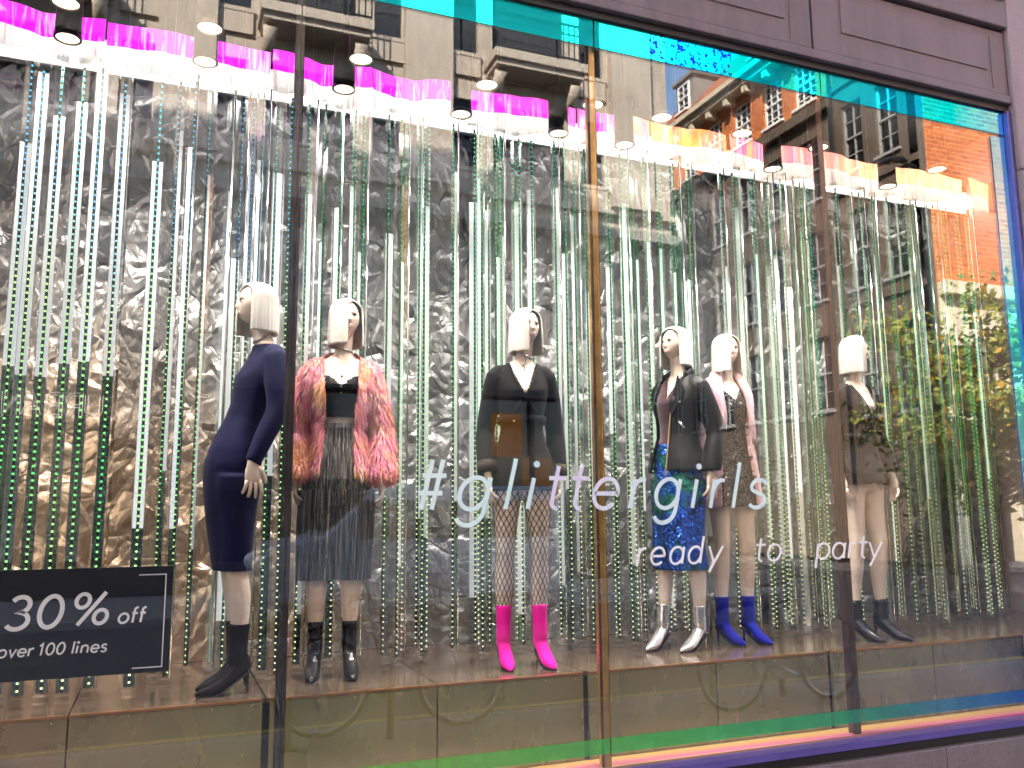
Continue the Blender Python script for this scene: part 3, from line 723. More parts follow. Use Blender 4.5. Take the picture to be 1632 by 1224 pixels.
def mirror_insert():
    m = NT('mirror_insert'); p = m.pos(); oi = m.n('ShaderNodeObjectInfo'); nz = m.noise(m.scale(p, (6, 6, 1.5)), 3, 4)
    c = m.ramp(m.math('ADD', m.math('MULTIPLY', nz.outputs[0], .6), m.math('MULTIPLY', oi.outputs['Random'], .4)), [(.2, (.07, .16, .11)), (.5, (.34, .44, .40)), (.8, (.66, .70, .70))])
    return m.end(m.bsdf(c, .22, .8, None))
MI = mirror_insert()
STRIP = plain('led_strip', (.02, .05, .03), .4, .2)
CHROME = plain('chrome', (.72, .74, .76), .12, 1.0, .05)
WIRE = plain('clear_wire', (.25, .25, .25), .3, .6)
RODS = [(-0.671, 0.55), (-0.609, 0.47), (-0.526, 0.4), (-0.44, 0.43), (-0.358, 0.4), (-0.261, 0.47), (-0.101, 0.42), (-0.013, 0.75), (0.044, 0.62), (0.143, 0.9), (0.255, 0.95), (0.289, 0.7), (0.363, 1.0), (0.406, 0.8), (0.473, 0.6), (0.525, 0.48),
 (0.649, 0.7), (0.76, 1.0), (0.826, 0.85), (0.898, 0.75), (0.986, 0.95), (1.12, 0.8), (1.17, 0.72), (1.32, 0.78), (1.346, 1.0), (1.53, 0.9), (1.637, 0.75), (1.68, 1.0), (1.712, 0.66), (1.748, 0.95), (1.879, 1.02), (1.911, 0.85), (1.96, 0.75),
 (2.208, 0.8), (2.244, 1.0), (2.302, 0.7), (2.323, 0.9), (2.524, 0.82), (2.554, 0.68), (2.757, 0.75), (2.786, 0.95), (3.007, 1.0), (3.019, 0.85), (3.107, 0.8), (3.146, 0.95), (3.415, 0.85),
 (3.6, 0.75), (3.637, 1.0), (3.71, 0.7), (3.858, 0.95), (3.88, 0.8), (3.905, 0.65), (4.141, 1.0), (4.179, 0.9), (4.344, 0.8), (4.485, 0.7), (4.635, 0.95), (4.674, 0.65), (4.738, 0.85), (4.872, 0.6), (5.015, 0.8), (5.093, 0.95), (5.243, 0.75), (5.328, 0.9), (5.406, 0.7), (5.551, 0.95), (5.751, 0.9), (5.941, 1.0)]
BAYN = ['in the bay of the sale sign', 'in the bay of the pink fur coat', 'in the bay of the leather jacket', 'in the bay of the black playsuit']
cnt = [0, 0, 0, 0]; rnd = random.Random(5)
OCT = ([(1, 0, 0), (-1, 0, 0), (0, 1, 0), (0, -1, 0), (0, 0, 1), (0, 0, -1)], [(0, 2, 4), (2, 1, 4), (1, 3, 4), (3, 0, 4), (2, 0, 5), (1, 2, 5), (3, 1, 5), (0, 3, 5)])
def led_tube(x, y, i):
    # bay as the camera sees it: project through the glass plane
    xg = x * 3.8 / (3.8 + y)
    b = 0 if xg < .49 else 1 if xg < 2.01 else 2 if xg < 3.53 else 3
    n = cnt[b]; cnt[b] += 1
    z0 = .780; zt = 1.55 + 2.42 * (y + 3.8) / 4.8 - rnd.uniform(0, .06)
    r = empty('led_tube', (x, y, z0)); tag(r, 'hanging clear LED tube, %s from the left %s' % (ORD[n], BAYN[b]), 'LED tube', 'LED tubes hanging before the foil')
    left = i < 7
    r.rotation_euler = (0, 0, -math.atan2(x, y + 3.8) + (rnd.uniform(-.15, .15) if left else rnd.uniform(-.75, .75)))
    H = zt - z0; w = .027 if left else rnd.uniform(.018, .027) * (.8 if xg > 3.3 else 1)
    t = .0025
    # square tube: four walls
    mk('acrylic_tube', box(-w, w, -w, w, .0305, H), ACRYL, r)
    bevel(mk('end_cap', box(-w * 1.08, w * 1.08, -w * 1.08, w * 1.08, 0, .03), ACRYL, r), .003)
    mk('top_cap', box(-w * .9, w * .9, -w * .9, w * .9, H + .001, H + .01), ACRYL, r)
    if rnd.random() < .3: mk('wire', tube([(0, 0, H + .02), (0, 0, 4.60 - z0)], .0007, 5), WIRE, r)
    # inserts: pale upper glow painted in for reflections beside the led strip, mirrored below
    wz1 = H - (rnd.uniform(.03, .45) if left else rnd.uniform(.25, .95)); wz0 = (1.42 + rnd.uniform(-.04, .05)) if left else (rnd.uniform(.15, .5) if rnd.random() < .3 else rnd.uniform(.6, 1.25))
    if i == 6: wz0 = .72
    right = xg > 3.3
    yb = w - .008; sx = rnd.choice((-1, 1)) * (.0 if left else w * .42)
    hs = .0065
    def strips(a, bb):
        out = []
        if sx - hs > -w + .006: out.append(box(-w + .004, sx - hs, yb - .002, yb, a, bb))
        if sx + hs < w - .006: out.append(box(sx + hs, w - .004, yb - .002, yb, a, bb))
        return cat(*out)
    if not right or rnd.random() < .35: mk('pale_insert', strips(wz0, wz1), WIL if left else WI, r)  # pale strips glow in place of reflections
    else: mk('mirror_insert', strips(wz0, wz1), MI, r)
    mk('mirror_insert', strips(.04, wz0 - .002), MI, r)
    mk('led_strip', box(sx - hs + .0006, sx + hs - .0006, yb - .003, yb - .001, .04, H - .02), STRIP, r)
    V = []; F = []; z = .06; rr = .0062 if left else .0046; step = .031 if left else .030
    while z < H - .03:
        nb = len(V); V += [(sx + p[0] * rr, yb - .009 + p[1] * rr * .7, z + p[2] * rr) for p in OCT[0]]; F += [tuple(q + nb for q in f) for f in OCT[1]]; z += step
    if not left and rnd.random() < .4:      # a second line of lamps down the other side
        z = .075
        while z < H - .03:
            nb = len(V); V += [(-sx * 1.75 + p[0] * rr, -yb * .3 + p[1] * rr * .7, z + p[2] * rr) for p in OCT[0]]; F += [tuple(q + nb for q in f) for f in OCT[1]]; z += step
    tag(mk('led_lights', (V, F), LED, r), kind='stuff')
    if not left and rnd.random() < .55:   # polished metal edge on some tubes
        mk('metal_edge', tube([(w + .004, -w, .03), (w + .004, -w, H)], .0045, 8), CHROME, r, True)
for i, (x, y) in enumerate(sorted(RODS, key=lambda q: q[0] * 3.8 / (3.8 + q[1]))): led_tube(x, y, i)
# ------------------------------------------------------------------ mannequins
def fabric(name, col, rough=.8, var=.15, bumps=.25, bs=180, sheen=.0, wr=0.0):
    m = NT(name); p = m.pos('object'); nz = m.noise(p, 5, 5)
    c = m.ramp(nz.outputs[0], [(.3, tuple(x * (1 - var) for x in col)), (.7, tuple(min(1, x * (1 + var)) for x in col))])
    h = m.noise(p, bs, 3).outputs[0]
    if wr: h = m.math('ADD', m.math('MULTIPLY', h, .3), m.math('MULTIPLY', m.noise(m.scale(p, (1, 1, .45)), 16, 4, .6, 1.5).outputs[0], wr))
    MATS[name] = m.end(m.bsdf(c, rough, 0, m.bump(h, bumps, .006), Sheen_Weight=sheen, Specular_IOR_Level=.15)); return MATS[name]
def skin_mat():
    m = NT('mannequin_skin'); p = m.pos('object'); nz = m.noise(p, 8, 3)
    c = m.ramp(nz.outputs[0], [(.3, (.84, .675, .56)), (.7, (.87, .71, .595))])
    return m.end(m.bsdf(c, .42, 0, None))
SKIN = skin_mat()
def wig_mat():
    m = NT('wig_hair'); p = m.pos('object'); a = m.n('ShaderNodeVectorMath', operation='MULTIPLY'); m.l(p, a.inputs[0]); a.inputs[1].default_value = (190, 190, 4)
    nz = m.noise(a.outputs[0], 1, 3, .6)
    c = m.ramp(nz.outputs[0], [(.3, (.76, .72, .65)), (.7, (.88, .855, .80))])
    return m.end(m.bsdf(c, .4, 0, m.bump(nz.outputs[0], .6, .004), Sheen_Weight=.1))
WIG = wig_mat()
EYE = plain('eye_paint', (.05, .035, .03), .3); EYEW = plain('eye_white', (.78, .72, .68), .3, 0, .03); LIP = plain('lip_paint', (.66, .38, .33), .35); BROW = plain('brow_paint', (.40, .27, .18), .6)
SILV = plain('necklace_silver', (.35, .33, .34), .25, .9)
TZ = [(.90, 0, .005, .140, .098), (.95, 0, .008, .160, .112), (1.01, 0, .010, .164, .115), (1.08, 0, .006, .150, .104), (1.15, 0, 0, .128, .090), (1.22, 0, -.002, .112, .080), (1.29, 0, -.006, .117, .083), (1.36, 0, -.014, .130, .094), (1.42, 0, -.018, .140, .102), (1.47, 0, -.008, .148, .088), (1.52, 0, .004, .150, .070), (1.555, 0, .010, .120, .058), (1.58, 0, .014, .078, .050), (1.60, 0, .014, .054, .046)]
TZ = [(z, x, y, rx * .90, ry * .97) for z, x, y, rx, ry in TZ]
def sstep(a, b, v):
    t = max(0, min(1, (v - a) / (b - a))); return t * t * (3 - 2 * t)
class Man:
    def __init__(s, label, base, heading, hip=(0, 0), sho=(0, 0), head=(0, 0), hturn=0, feet=None, arms=None, knee=None, part=(-12, 62)):
        s.root = empty('mannequin', (base[0], base[1], .776), R(heading)); tag(s.root, label, 'mannequin', 'mannequins in the window')
        s.hip, s.sho, s.head, s.hturn, s.part = hip, sho, head, hturn, part
        s.feet = feet; s.arms = [((a[0][0] * .86, *a[0][1:]), (a[1][0] * .86, *a[1][1:]), *a[2:]) for a in arms]; s.kneeof = knee or (0, -.03)
        s.build()
    def off(s, z):
        t = sstep(1.0, 1.5, z); k = sstep(1.54, 1.66, z)
        x = s.hip[0] * (1 - t) + s.sho[0] * t; y = s.hip[1] * (1 - t) + s.sho[1] * t
        return Vector((x + (s.head[0] - s.sho[0]) * k, y + (s.head[1] - s.sho[1]) * k, 0))
    def torso(s, z0, z1, o=0.0, ext=None, n=32):
        """closed loft of the torso between two heights, o metres outside the skin; ext adds (z, dx, dy) flare"""
        rs = []
        zs = sorted({z0, z1} | {q[0] for q in TZ if z0 < q[0] < z1})
        for z in zs:
            q = s.sec(z); e = ext(z) if ext else 0
            rs.append(ell(s.off(z) + Vector((q[1], q[2], z)), (1, 0, 0), (0, 1, 0), q[3] + o + e, q[4] + o + e, n))
        return rings_loft(rs)
    def sec(s, z):
        if z <= TZ[0][0]: return (z,) + TZ[0][1:]
        for a, b in zip(TZ[:-1], TZ[1:]):
            if z <= b[0]:
                t = (z - a[0]) / (b[0] - a[0]); return tuple(p + (q - p) * t for p, q in zip(a, b))
        return TZ[-1]
    def legpath(s, k):
        sx = -1 if k == 0 else 1; fx, fy, fr = s.feet[k]
        hipj = s.off(.95) + Vector((sx * .078, .01, .96))
        ank = Vector((fx, fy, .15)); kn = (hipj * .50 + ank * .50) + Vector((s.kneeof[0] + sx * .004, s.kneeof[1], .03))
        return hipj, kn, ank
    def legs(s, k, o=0.0, t0=0.0, t1=1.0, n=20, uv=False):
        h, kn, an = s.legpath(k)
        P = []; Rr = []
        prof = [(0, .084), (.18, .083), (.42, .068), (.85, .052), (1.0, .050), (1.12, .047), (1.35, .053), (1.6, .043), (1.85, .033), (2.0, .031)]
        N = 26
        for i in range(N + 1):
            t = (t0 + (t1 - t0) * i / N) * 2
            for a, b in zip(prof[:-1], prof[1:]):
                if t <= b[0] + 1e-6:
                    u = (t - a[0]) / (b[0] - a[0]); r = a[1] + (b[1] - a[1]) * u; break
            # smooth bend at the knee, calf set back
            if t < 1: p = h.lerp(kn, t)
            else: p = kn.lerp(an, t - 1) + Vector((0, .016 * math.sin((t - 1) * math.pi), 0))
            P.append(p); Rr.append(r + o)
        return P, Rr
    def arm(s, k, o=0.0, t1=2.0, n=14, flare=0.0, t0=0.0):
        """arm tube from the shoulder; t1 = 2 is the wrist"""
        sx = -1 if k == 0 else 1; sh = s.off(1.5) + Vector((sx * .133, .006, 1.500)); el, wr = Vector(s.arms[k][0]), Vector(s.arms[k][1])
        s0 = s.off(1.52) + Vector((sx * .078, .008, 1.535)); s1 = s.off(1.52) + Vector((sx * .113, .007, 1.524))
        pts = [s0, s1] + curve_pts([sh, (sh + el) / 2 + Vector((sx * .006, 0, 0)), el, (el + wr) / 2, wr], 18)
        rad = [.030, .040, .0465, .0465, .0455, .044, .042, .0405, .039, .038, .037, .0365, .036, .0365, .036, .0345, .033, .0315, .0295, .027, .0245]
        i0 = int(round(t0 * 10)); i1 = int(round(t1 * 10)) + 1
        rr = [q + o * (.5 if i == 0 else 1) + flare * max(0, (i - 11) / 9) for i, q in enumerate(rad)]
        return tube(pts[i0:i1], rr[i0:i1], n)
    def hand(s, k):
        el, wr, d, nrm = [Vector(q) for q in s.arms[k][:4]]; spread = s.arms[k][4] if len(s.arms[k]) > 4 else .10
        d.normalize(); nrm = (nrm - d * nrm.dot(d)).normalized(); side = d.cross(nrm).normalized() * s.arms[k][5]   # towards the thumb
        out = []
        out.append(rings_loft([ell(wr - d * .02, side, nrm, .023, .021, 12), ell(wr + d * .008, side, nrm, .025, .018, 12), ell(wr + d * .035, side, nrm, .034, .0165, 12), ell(wr + d * .065, side, nrm, .037, .0145, 12), ell(wr + d * .086, side, nrm, .035, .011, 12), ell(wr + d * .093, side, nrm, .026, .006, 12)]))
        for q, (u, ln) in enumerate(((.028, .070), (.0095, .080), (-.0095, .075), (-.027, .058))):
            b0 = wr + d * .078 + side * u; fd = (d + side * (u / .028) * spread).normalized()
            bend = nrm * (-.006 - .004 * q)
            out.append(tube([b0, b0 + fd * ln * .42, b0 + fd * ln * .75 + bend * .8, b0 + fd * ln * .95 + bend * 1.8, b0 + fd * ln + bend * 2.1], [.0092, .0085, .0078, .0066, .003], 8))
        t0 = wr + d * .022 + side * .026
        out.append(tube([t0 - side * .008, t0 + side * .014 + d * .02, t0 + side * .027 + d * .045 - nrm * .004, t0 + side * .033 + d * .066 - nrm * .007, t0 + side * .034 + d * .074 - nrm * .008], [.014, .0118, .0098, .008, .0035], 8))
        return cat(*out)
    def headmesh(s):
        V = []; F = []; nu, nv = 56, 44
        for i in range(nv + 1):
            ph = math.pi * i / nv
            for j in range(nu):
                th = 2 * math.pi * j / nu
                a, b, c = math.sin(ph) * math.cos(th), math.sin(ph) * math.sin(th), math.cos(ph)
                x, y, z = .066 * a, .086 * b, .099 * c
                t = max(0, -c)
                x *= 1 - .36 * t ** 1.6
                y *= (1 - .40 * t) if b > 0 else (1 - .10 * t ** 2)
                if b < 0:
                    fr = min(1, -b * 1.6)
                    g = lambda u, m_, sg: math.exp(-((u - m_) / sg) ** 2)
                    ns = 0
                    if -.030 < z < .022: ns = sstep(.022, -.022, z) if z > -.022 else sstep(-.030, -.022, z)
                    y -= fr * .0135 * g(x, 0, .0080) * ns
                    y += fr * .0075 * (g(abs(x), .027, .013) * g(z, .010, .011))
                    y -= fr * .0045 * (g(x, 0, .016) * (g(z, -.046, .0045) + g(z, -.056, .005)))
                    y += fr * .003 * g(x, 0, .02) * g(z, -.0655, .005)
                    y -= fr * .006 * g(x, 0, .017) * g(z, -.084, .012)
                    y -= fr * .0125 * g(z, -.066, .034) * g(x, 0, .042)
                    y -= fr * .003 * g(z, .026, .008) * g(abs(x), .027, .018)
                V.append((x, y, z))
        for i in range(nv):
            for j in range(nu):
                p = i * nu + j; q = i * nu + (j + 1) % nu; F.append((p, p + nu, q + nu, q))
        ears = [tube([(sx * .064, .012, .018), (sx * .071, .017, .012), (sx * .071, .014, -.008), (sx * .064, .008, -.022)], [.006, .012, .010, .005], 8, .5) for sx in (-1, 1)]
        return cat((V, F), *ears)
    def build(s):
        rt = s.root
        parts = [s.torso(.90, 1.60)]
        hx = s.off(1.75); s.hc = hx + Vector((0, 0, 1.778))
        nk = s.off(1.59); 
        parts.append(tube([nk + Vector((0, .016, 1.575)), nk.lerp(hx, .4) + Vector((0, .012, 1.63)), hx + Vector((0, .012, 1.70)), hx + Vector((0, .01, 1.75))], [.052, .044, .043, .044], 16))
        for k in (0, 1):
            P, Rr = s.legs(k); parts.append(tube(P, Rr, 18)); parts.append(s.arm(k))
        me = remesh(parts, .009, 8)
        HM = Matrix.Translation(s.hc) @ Matrix.Rotation(R(s.hturn), 4, 'Z')
        s.HM = HM
        bm = bmesh.new(); bm.from_mesh(me)
        ex = cat(xf(s.headmesh(), HM), s.hand(0), s.hand(1)); tmp = me_from('t', *ex); bm.from_mesh(tmp); bpy.data.meshes.remove(tmp)
        for f in bm.faces: f.smooth = True
        bm.to_mesh(me); bm.free()
        s.body = mo('body', me, SKIN, rt)
        # face paint
        def disc(cx, cz, rx, rz, y0, n=12, bow=0.0): 
            pts = [(cx, y0, cz)]
            for q in range(n):
                a = 2 * math.pi * q / n; pts.append((cx + rx * math.cos(a), y0 + abs(math.cos(a)) * rx * .32, cz + rz * math.sin(a) + bow * math.cos(a) ** 2))
            return pts, [(0, q + 1, (q + 1) % n + 1) for q in range(n)]
        for sx in (-1, 1):
            e = mk('eye', xf(disc(sx * .0265, .008, .0125, .0062, -.0805), HM), EYEW, s.root)
            mk('iris', xf(disc(sx * .0265, .008, .0058, .0060, -.0818), HM), EYE, e)
            mk('eyelash', xf(tube([(sx * .0135, -.0815, .0085), (sx * .020, -.0828, .0150), (sx * .028, -.0818, .0165), (sx * .041, -.0755, .0125)], [.0008, .0022, .0024, .0010], 6), HM), EYE, e)
            mk('eyebrow', xf(tube([(sx * .012, -.0850, .0255), (sx * .026, -.0840, .0315), (sx * .043, -.0755, .0270)], [.0016, .0022, .0007], 6), HM), BROW, s.root)
        mk('lips', xf(cat(tube([(-.0165, -.0760, -.0500), (-.007, -.0822, -.0468), (0, -.0826, -.0482), (.007, -.0822, -.0468), (.0165, -.0760, -.0500)], [.0008, .0038, .0034, .0038, .0008], 8), tube([(-.0155, -.0758, -.0510), (-.006, -.0818, -.0550), (.006, -.0818, -.0550), (.0155, -.0758, -.0510)], [.0008, .0040, .0040, .0008], 8)), HM @ Matrix.Translation((0, -.0025, 0))), LIP, s.root, True)
        s.wig()
    def wig(s):
        n = 120; a0, a1 = s.part; V = []; F = []; rows = 30; rnd = random.Random(int(s.hc.x * 1000) + 5)
        jit = [rnd.uniform(-1, 1) for _ in range(n)]; jit = [(jit[q] + jit[q - 1]) / 2 for q in range(n)]
        hemj = [rnd.uniform(-.003, .003) for _ in range(n)]
        for i in range(rows + 1):
            t = i / rows
            for j in range(n):
                th = 2 * math.pi * j / n - math.pi          # 0 = front
                if t < .45:
                    el_ = (1 - t / .45) * math.pi / 2; r = math.cos(el_) ** .92; z = .030 + .080 * math.sin(el_)
                else:
                    u = (t - .45) / .55; r = 1 + .05 * math.sin(u * 2.2); z = .030 - (.172 + hemj[j]) * u
                strand = 1 + (.014 * jit[j] + .006 * math.sin(j * 1.9)) * min(1, t * 2.5)
                fr = max(0, math.cos(th)); rx, ry = .0875, .099
                V.append((math.sin(th) * rx * r * strand, .006 - math.cos(th) * ry * r * strand, z))
        for i in range(rows):
            for j in range(n):
                th = math.degrees(2 * math.pi * (j + .5) / n - math.pi); t = (i + .5) / rows
                mid = (a0 + a1) / 2; wv = abs((th - mid) / ((a1 - a0) / 2))
                if wv < 1 and t > .20 + .16 * wv ** 2.5: continue
                p = i * n + j; q = i * n + (j + 1) % n; F.append((p, p + n, q + n, q))
        o = mk('wig', xf((V, F), s.HM), WIG, s.root, True)
        sm = o.modifiers.new('thick', 'SOLIDIFY'); sm.thickness = .006; sm.offset = -1
    def boots(s, mat, top=.30, heelmat=None, rough=None, wide=0.0, trim=None):
        for k in (0, 1):
            fx, fy, fr = s.feet[k]
            secs = [(.178, .004, .014, .005), (.165, .001, .026, .016), (.14, 0, .040, .027), (.105, 0, .058, .036), (.07, .010, .082, .0375), (.035, .034, .118, .035), (0, .058, .160, .034), (-.03, .074, .172, .031), (-.052, .086, .158, .022), (-.060, .098, .140, .010)]
            rs = [ell((0, -sv, (zb + zt) / 2), (1, 0, 0), (0, 0, 1), hw, (zt - zb) / 2, 18) for sv, zb, zt, hw in secs]
            _, kn, an = s.legpath(k)
            M = Matrix.Translation((fx, fy, 0)) @ Matrix.Rotation(R(fr), 4, 'Z')
            Mi = M.inverted()
            dirv = (Mi @ kn - Mi @ an); dirv = dirv / dirv.z
            pts = []; rr = []
            for z, r_ in ((.10, .034), (.15, .0385), (.19, .037), (.24, .0385 + wide), (top, .043 + wide)):
                c = Vector((0, .004, .15)) + Vector((dirv.x, dirv.y, 0)) * (z - .15) + Vector((0, .012 * sstep(.15, .35, z), z - .15)); pts.append(c); rr.append(r_)
            me = remesh([xf(rings_loft(rs), M), xf(tube(pts, rr, 20, 1.12, (1, 0, 0)), M)], .0055, 5)
            b = mo('boot', cut(me, None), mat, s.root)
            mk('heel', xf(rings_loft([ell((0, .046, .105), (1, 0, 0), (0, 1, 0), .020, .016, 12), ell((0, .046, .075), (1, 0, 0), (0, 1, 0), .013, .011, 12), ell((0, .050, .03), (1, 0, 0), (0, 1, 0), .0065, .0065, 12), ell((0, .052, 0), (1, 0, 0), (0, 1, 0), .006, .006, 12)]), M), heelmat or mat, b, True)
            mk('sole', xf(rings_loft([[(sgn_x * hw * .86, -sv, z) for sgn_x, z in ((-1, zb - .0035), (1, zb - .0035), (1, zb + .003), (-1, zb + .003))] for sv, zb, zt, hw in secs[1:-1]]), M), plain('sole_dark', (.03, .025, .025), .6), b)
            if trim: mk('cuff', xf(tube([pts[-1] - Vector((0, 0, .012)), pts[-1] + Vector((0, 0, .001))], [rr[-1] + .002] * 2, 20, 1.12, (1, 0, 0)), M), trim, b, True)
    def garment(s, name, vfs, mat, pred=None, voxel=.009, sm=6, parent=None, thick=.003):
        me = cut(remesh(vfs, voxel, sm), pred); o = mo(name, me, mat, parent or s.root)
        if pred is not None and thick:
            q = o.modifiers.new('thick', 'SOLIDIFY'); q.thickness = thick; q.offset = 1
        return o
    def L(s, x, y, z): return s.off(z) + Vector((x, y, z))
    def necklace(s, drop=.13, r=.0016, n=14, choker=True):
        pts = []
        c = s.off(1.57)
        for q in range(n + 1):
            a = math.pi * (q / n - .5) * 1.9
            dz = drop * max(0, math.cos(a)) ** 2.5
            z = 1.585 - dz; p = s.sec(min(z, 1.585)); fr = max(0, math.cos(a))
            rx = .060; pts.append(s.off(z) + Vector((math.sin(a) * rx * (1 - .55 * (dz / max(drop, .01))), p[2] - math.cos(a) * (p[4] * (.35 + .65 * fr) + .006), z)))
        o = mk('necklace', tube(curve_pts(pts, 40), r, 6), SILV, s.root, True)
        mid = pts[n // 2]; mk('pendant', shift(ico(.006), mid + Vector((0, -.002, -.006))), SILV, o, True)
        if choker:
            mk('choker', tube([s.off(1.61) + Vector((0, .013, 1.612)), s.off(1.62) + Vector((0, .013, 1.622))], [.0475, .0465], 24), SILV, s.root, True)

def vneck(m, zb, ztop=1.60, half=.085, back=False):
    def f(c):
        o = m.off(c.z); x = c.x - o.x; y = c.y - o.y
        if c.z > 1.583: return True
        if y < .01 and c.z > zb and abs(x) < half * (c.z - zb) / (1.585 - zb): return True
        return False
    return f

# -- 1 navy bodycon dress, profile to the left
M1 = Man('mannequin in a long-sleeved navy midi dress standing in profile at the left', (.325, .40), -78, hip=(0, -.045), sho=(0, .10), head=(0, .045), hturn=-4,
         feet=[(-.075, .03, 4), (.055, .0, 0)], knee=(0, -.012), part=(-30, 62),
         arms=[((-.235, .15, 1.24), (-.22, .02, 1.03), (0, -.15, -1), (-1, 0, 0), .06, -1), ((.225, .095, 1.245), (.245, -.010, 1.01), (0, .06, -1), (1, .0, 0), .2, -1)])
NAVY = fabric('navy_jersey', (.003, .003, .036), .75, .12, .2, 260, .05, .5)
def m1skirt():
    rs = []
    for z, rx, ry, dy in ((.525, .132, .078, -.006), (.60, .136, .086, -.006), (.75, .144, .102, 0), (.86, .151, .115, .005), (.95, .157, .1225, .008), (1.0, .159, .1235, .010), (1.03, .158, .122, .010)):
        rs.append(ell(M1.off(1.0) * sstep(.3, .95, z) + Vector((-.008, dy, z)), (1, 0, 0), (0, 1, 0), rx, ry, 36))
    return rings_loft(rs)
dr = M1.garment('dress', [m1skirt(), *[tube(*(lambda q: (q[0], q[1]))(M1.legs(k, .016, 0, .60)), 18) for k in (0, 1)], M1.torso(.98, 1.585, .011), M1.arm(0, .009, 1.95), M1.arm(1, .009, 1.95)], NAVY, lambda c: c.z > 1.578 or c.z < .532, .008, 8)
M1.necklace(.02, .002)
BLKSOCK = fabric('black_sock_knit', (.010, .007, .008), .55, .2, .2, 300)
M1.boots(BLKSOCK, .30, plain('heel_black', (.015, .012, .012), .25))

# -- 2 pink fur coat, bustier, pleated culottes
M2 = Man('mannequin in a shaggy pink and orange fur coat and pleated metallic culottes', (.805, .58), -9, sho=(.012, .01), head=(.03, 0), hturn=10,
         feet=[(-.088, 0, -6), (.078, 0, 4)], part=(-6, 62),
         arms=[((-.235, .03, 1.22), (-.235, -.03, .98), (0, -.08, -1), (-1, 0, 0), .08, 1), ((.250, .03, 1.22), (.262, -.03, .97), (0, -.08, -1), (1, 0, 0), .08, -1)])
BUST = fabric('black_satin', (.007, .006, .006), .38, .2, .25, 60, 0, .6)
SHEER = fabric('black_lace', (.016, .011, .007), .6, .4, .3, 220)
def bust_top(c): 
    x = abs(c.x - M2.off(c.z).x); return c.z > 1.435 + .035 * math.exp(-((x - .075) / .04) ** 2) - .03 * max(0, 1 - x / .03) or c.z < 1.262
M2.garment('bustier', [M2.torso(1.24, 1.50, .007)], BUST, bust_top, .008, 4)
mk('bustier_midriff', M2.torso(1.262, 1.375, .0095), SHEER, M2.root, True)
mk('bow', cat(tube([M2.L(-.05, -.122, 1.425), M2.L(-.02, -.13, 1.418), M2.L(0, -.132, 1.415)], [.004, .016, .006], 10, .5), tube([M2.L(.05, -.122, 1.425), M2.L(.02, -.13, 1.418), M2.L(0, -.132, 1.415)], [.004, .016, .006], 10, .5)), BUST, M2.root, True)
def pleat_mat():
    m = NT('pleated_lame'); p = m.pos('object'); nz = m.noise(m.scale(p, (60, 60, 2)), 2, 4)
    c = m.ramp(nz.outputs[0], [(.3, (.05, .05, .055)), (.52, (.18, .18, .18)), (.72, (.55, .53, .50))])
    return m.end(m.bsdf(c, .36, .6, None))
PLEAT = pleat_mat()
def pleats(m, secs, n=96, amp=.006, ph=0):
    rs = []
    for c, rx, ry in secs:
        c = Vector(c); r = []
        for q in range(n):
            a = 2 * math.pi * q / n; zz = 1 + amp / rx * (1 if q % 2 else -1) * (.6 + .4 * math.sin(q * 1.7 + ph))
            r.append(c + Vector((math.cos(a) * rx * zz, math.sin(a) * ry * zz, 0)))
        rs.append(r)
    return rings_loft(rs, cap=False)
cu = mk('culottes', pleats(M2, [(M2.L(0, 0, 1.225), .110, .090), (M2.L(0, .003, 1.15), .128, .100), (M2.L(0, .006, 1.05), .152, .120), (M2.L(0, .006, .95), .168, .128), (M2.L(0, .006, .82), .166, .108)], 150, .005), PLEAT, M2.root)
for sx, fx in ((-1, -.088), (1, .078)):
    mk('culotte_leg', pleats(M2, [((sx * .085, .004, .90), .099, .122), ((sx * .088, .0, .75), .100, .112), ((fx + sx * .004, 0, .60), .096, .104), ((fx + sx * .006, 0, .46), .092, .098)], 90, .006, sx), PLEAT, cu)
mk('waistband', pleats(M2, [(M2.L(0, 0, 1.205), .116, .096), (M2.L(0, 0, 1.232), .112, .092)], 150, .002), PLEAT, cu)
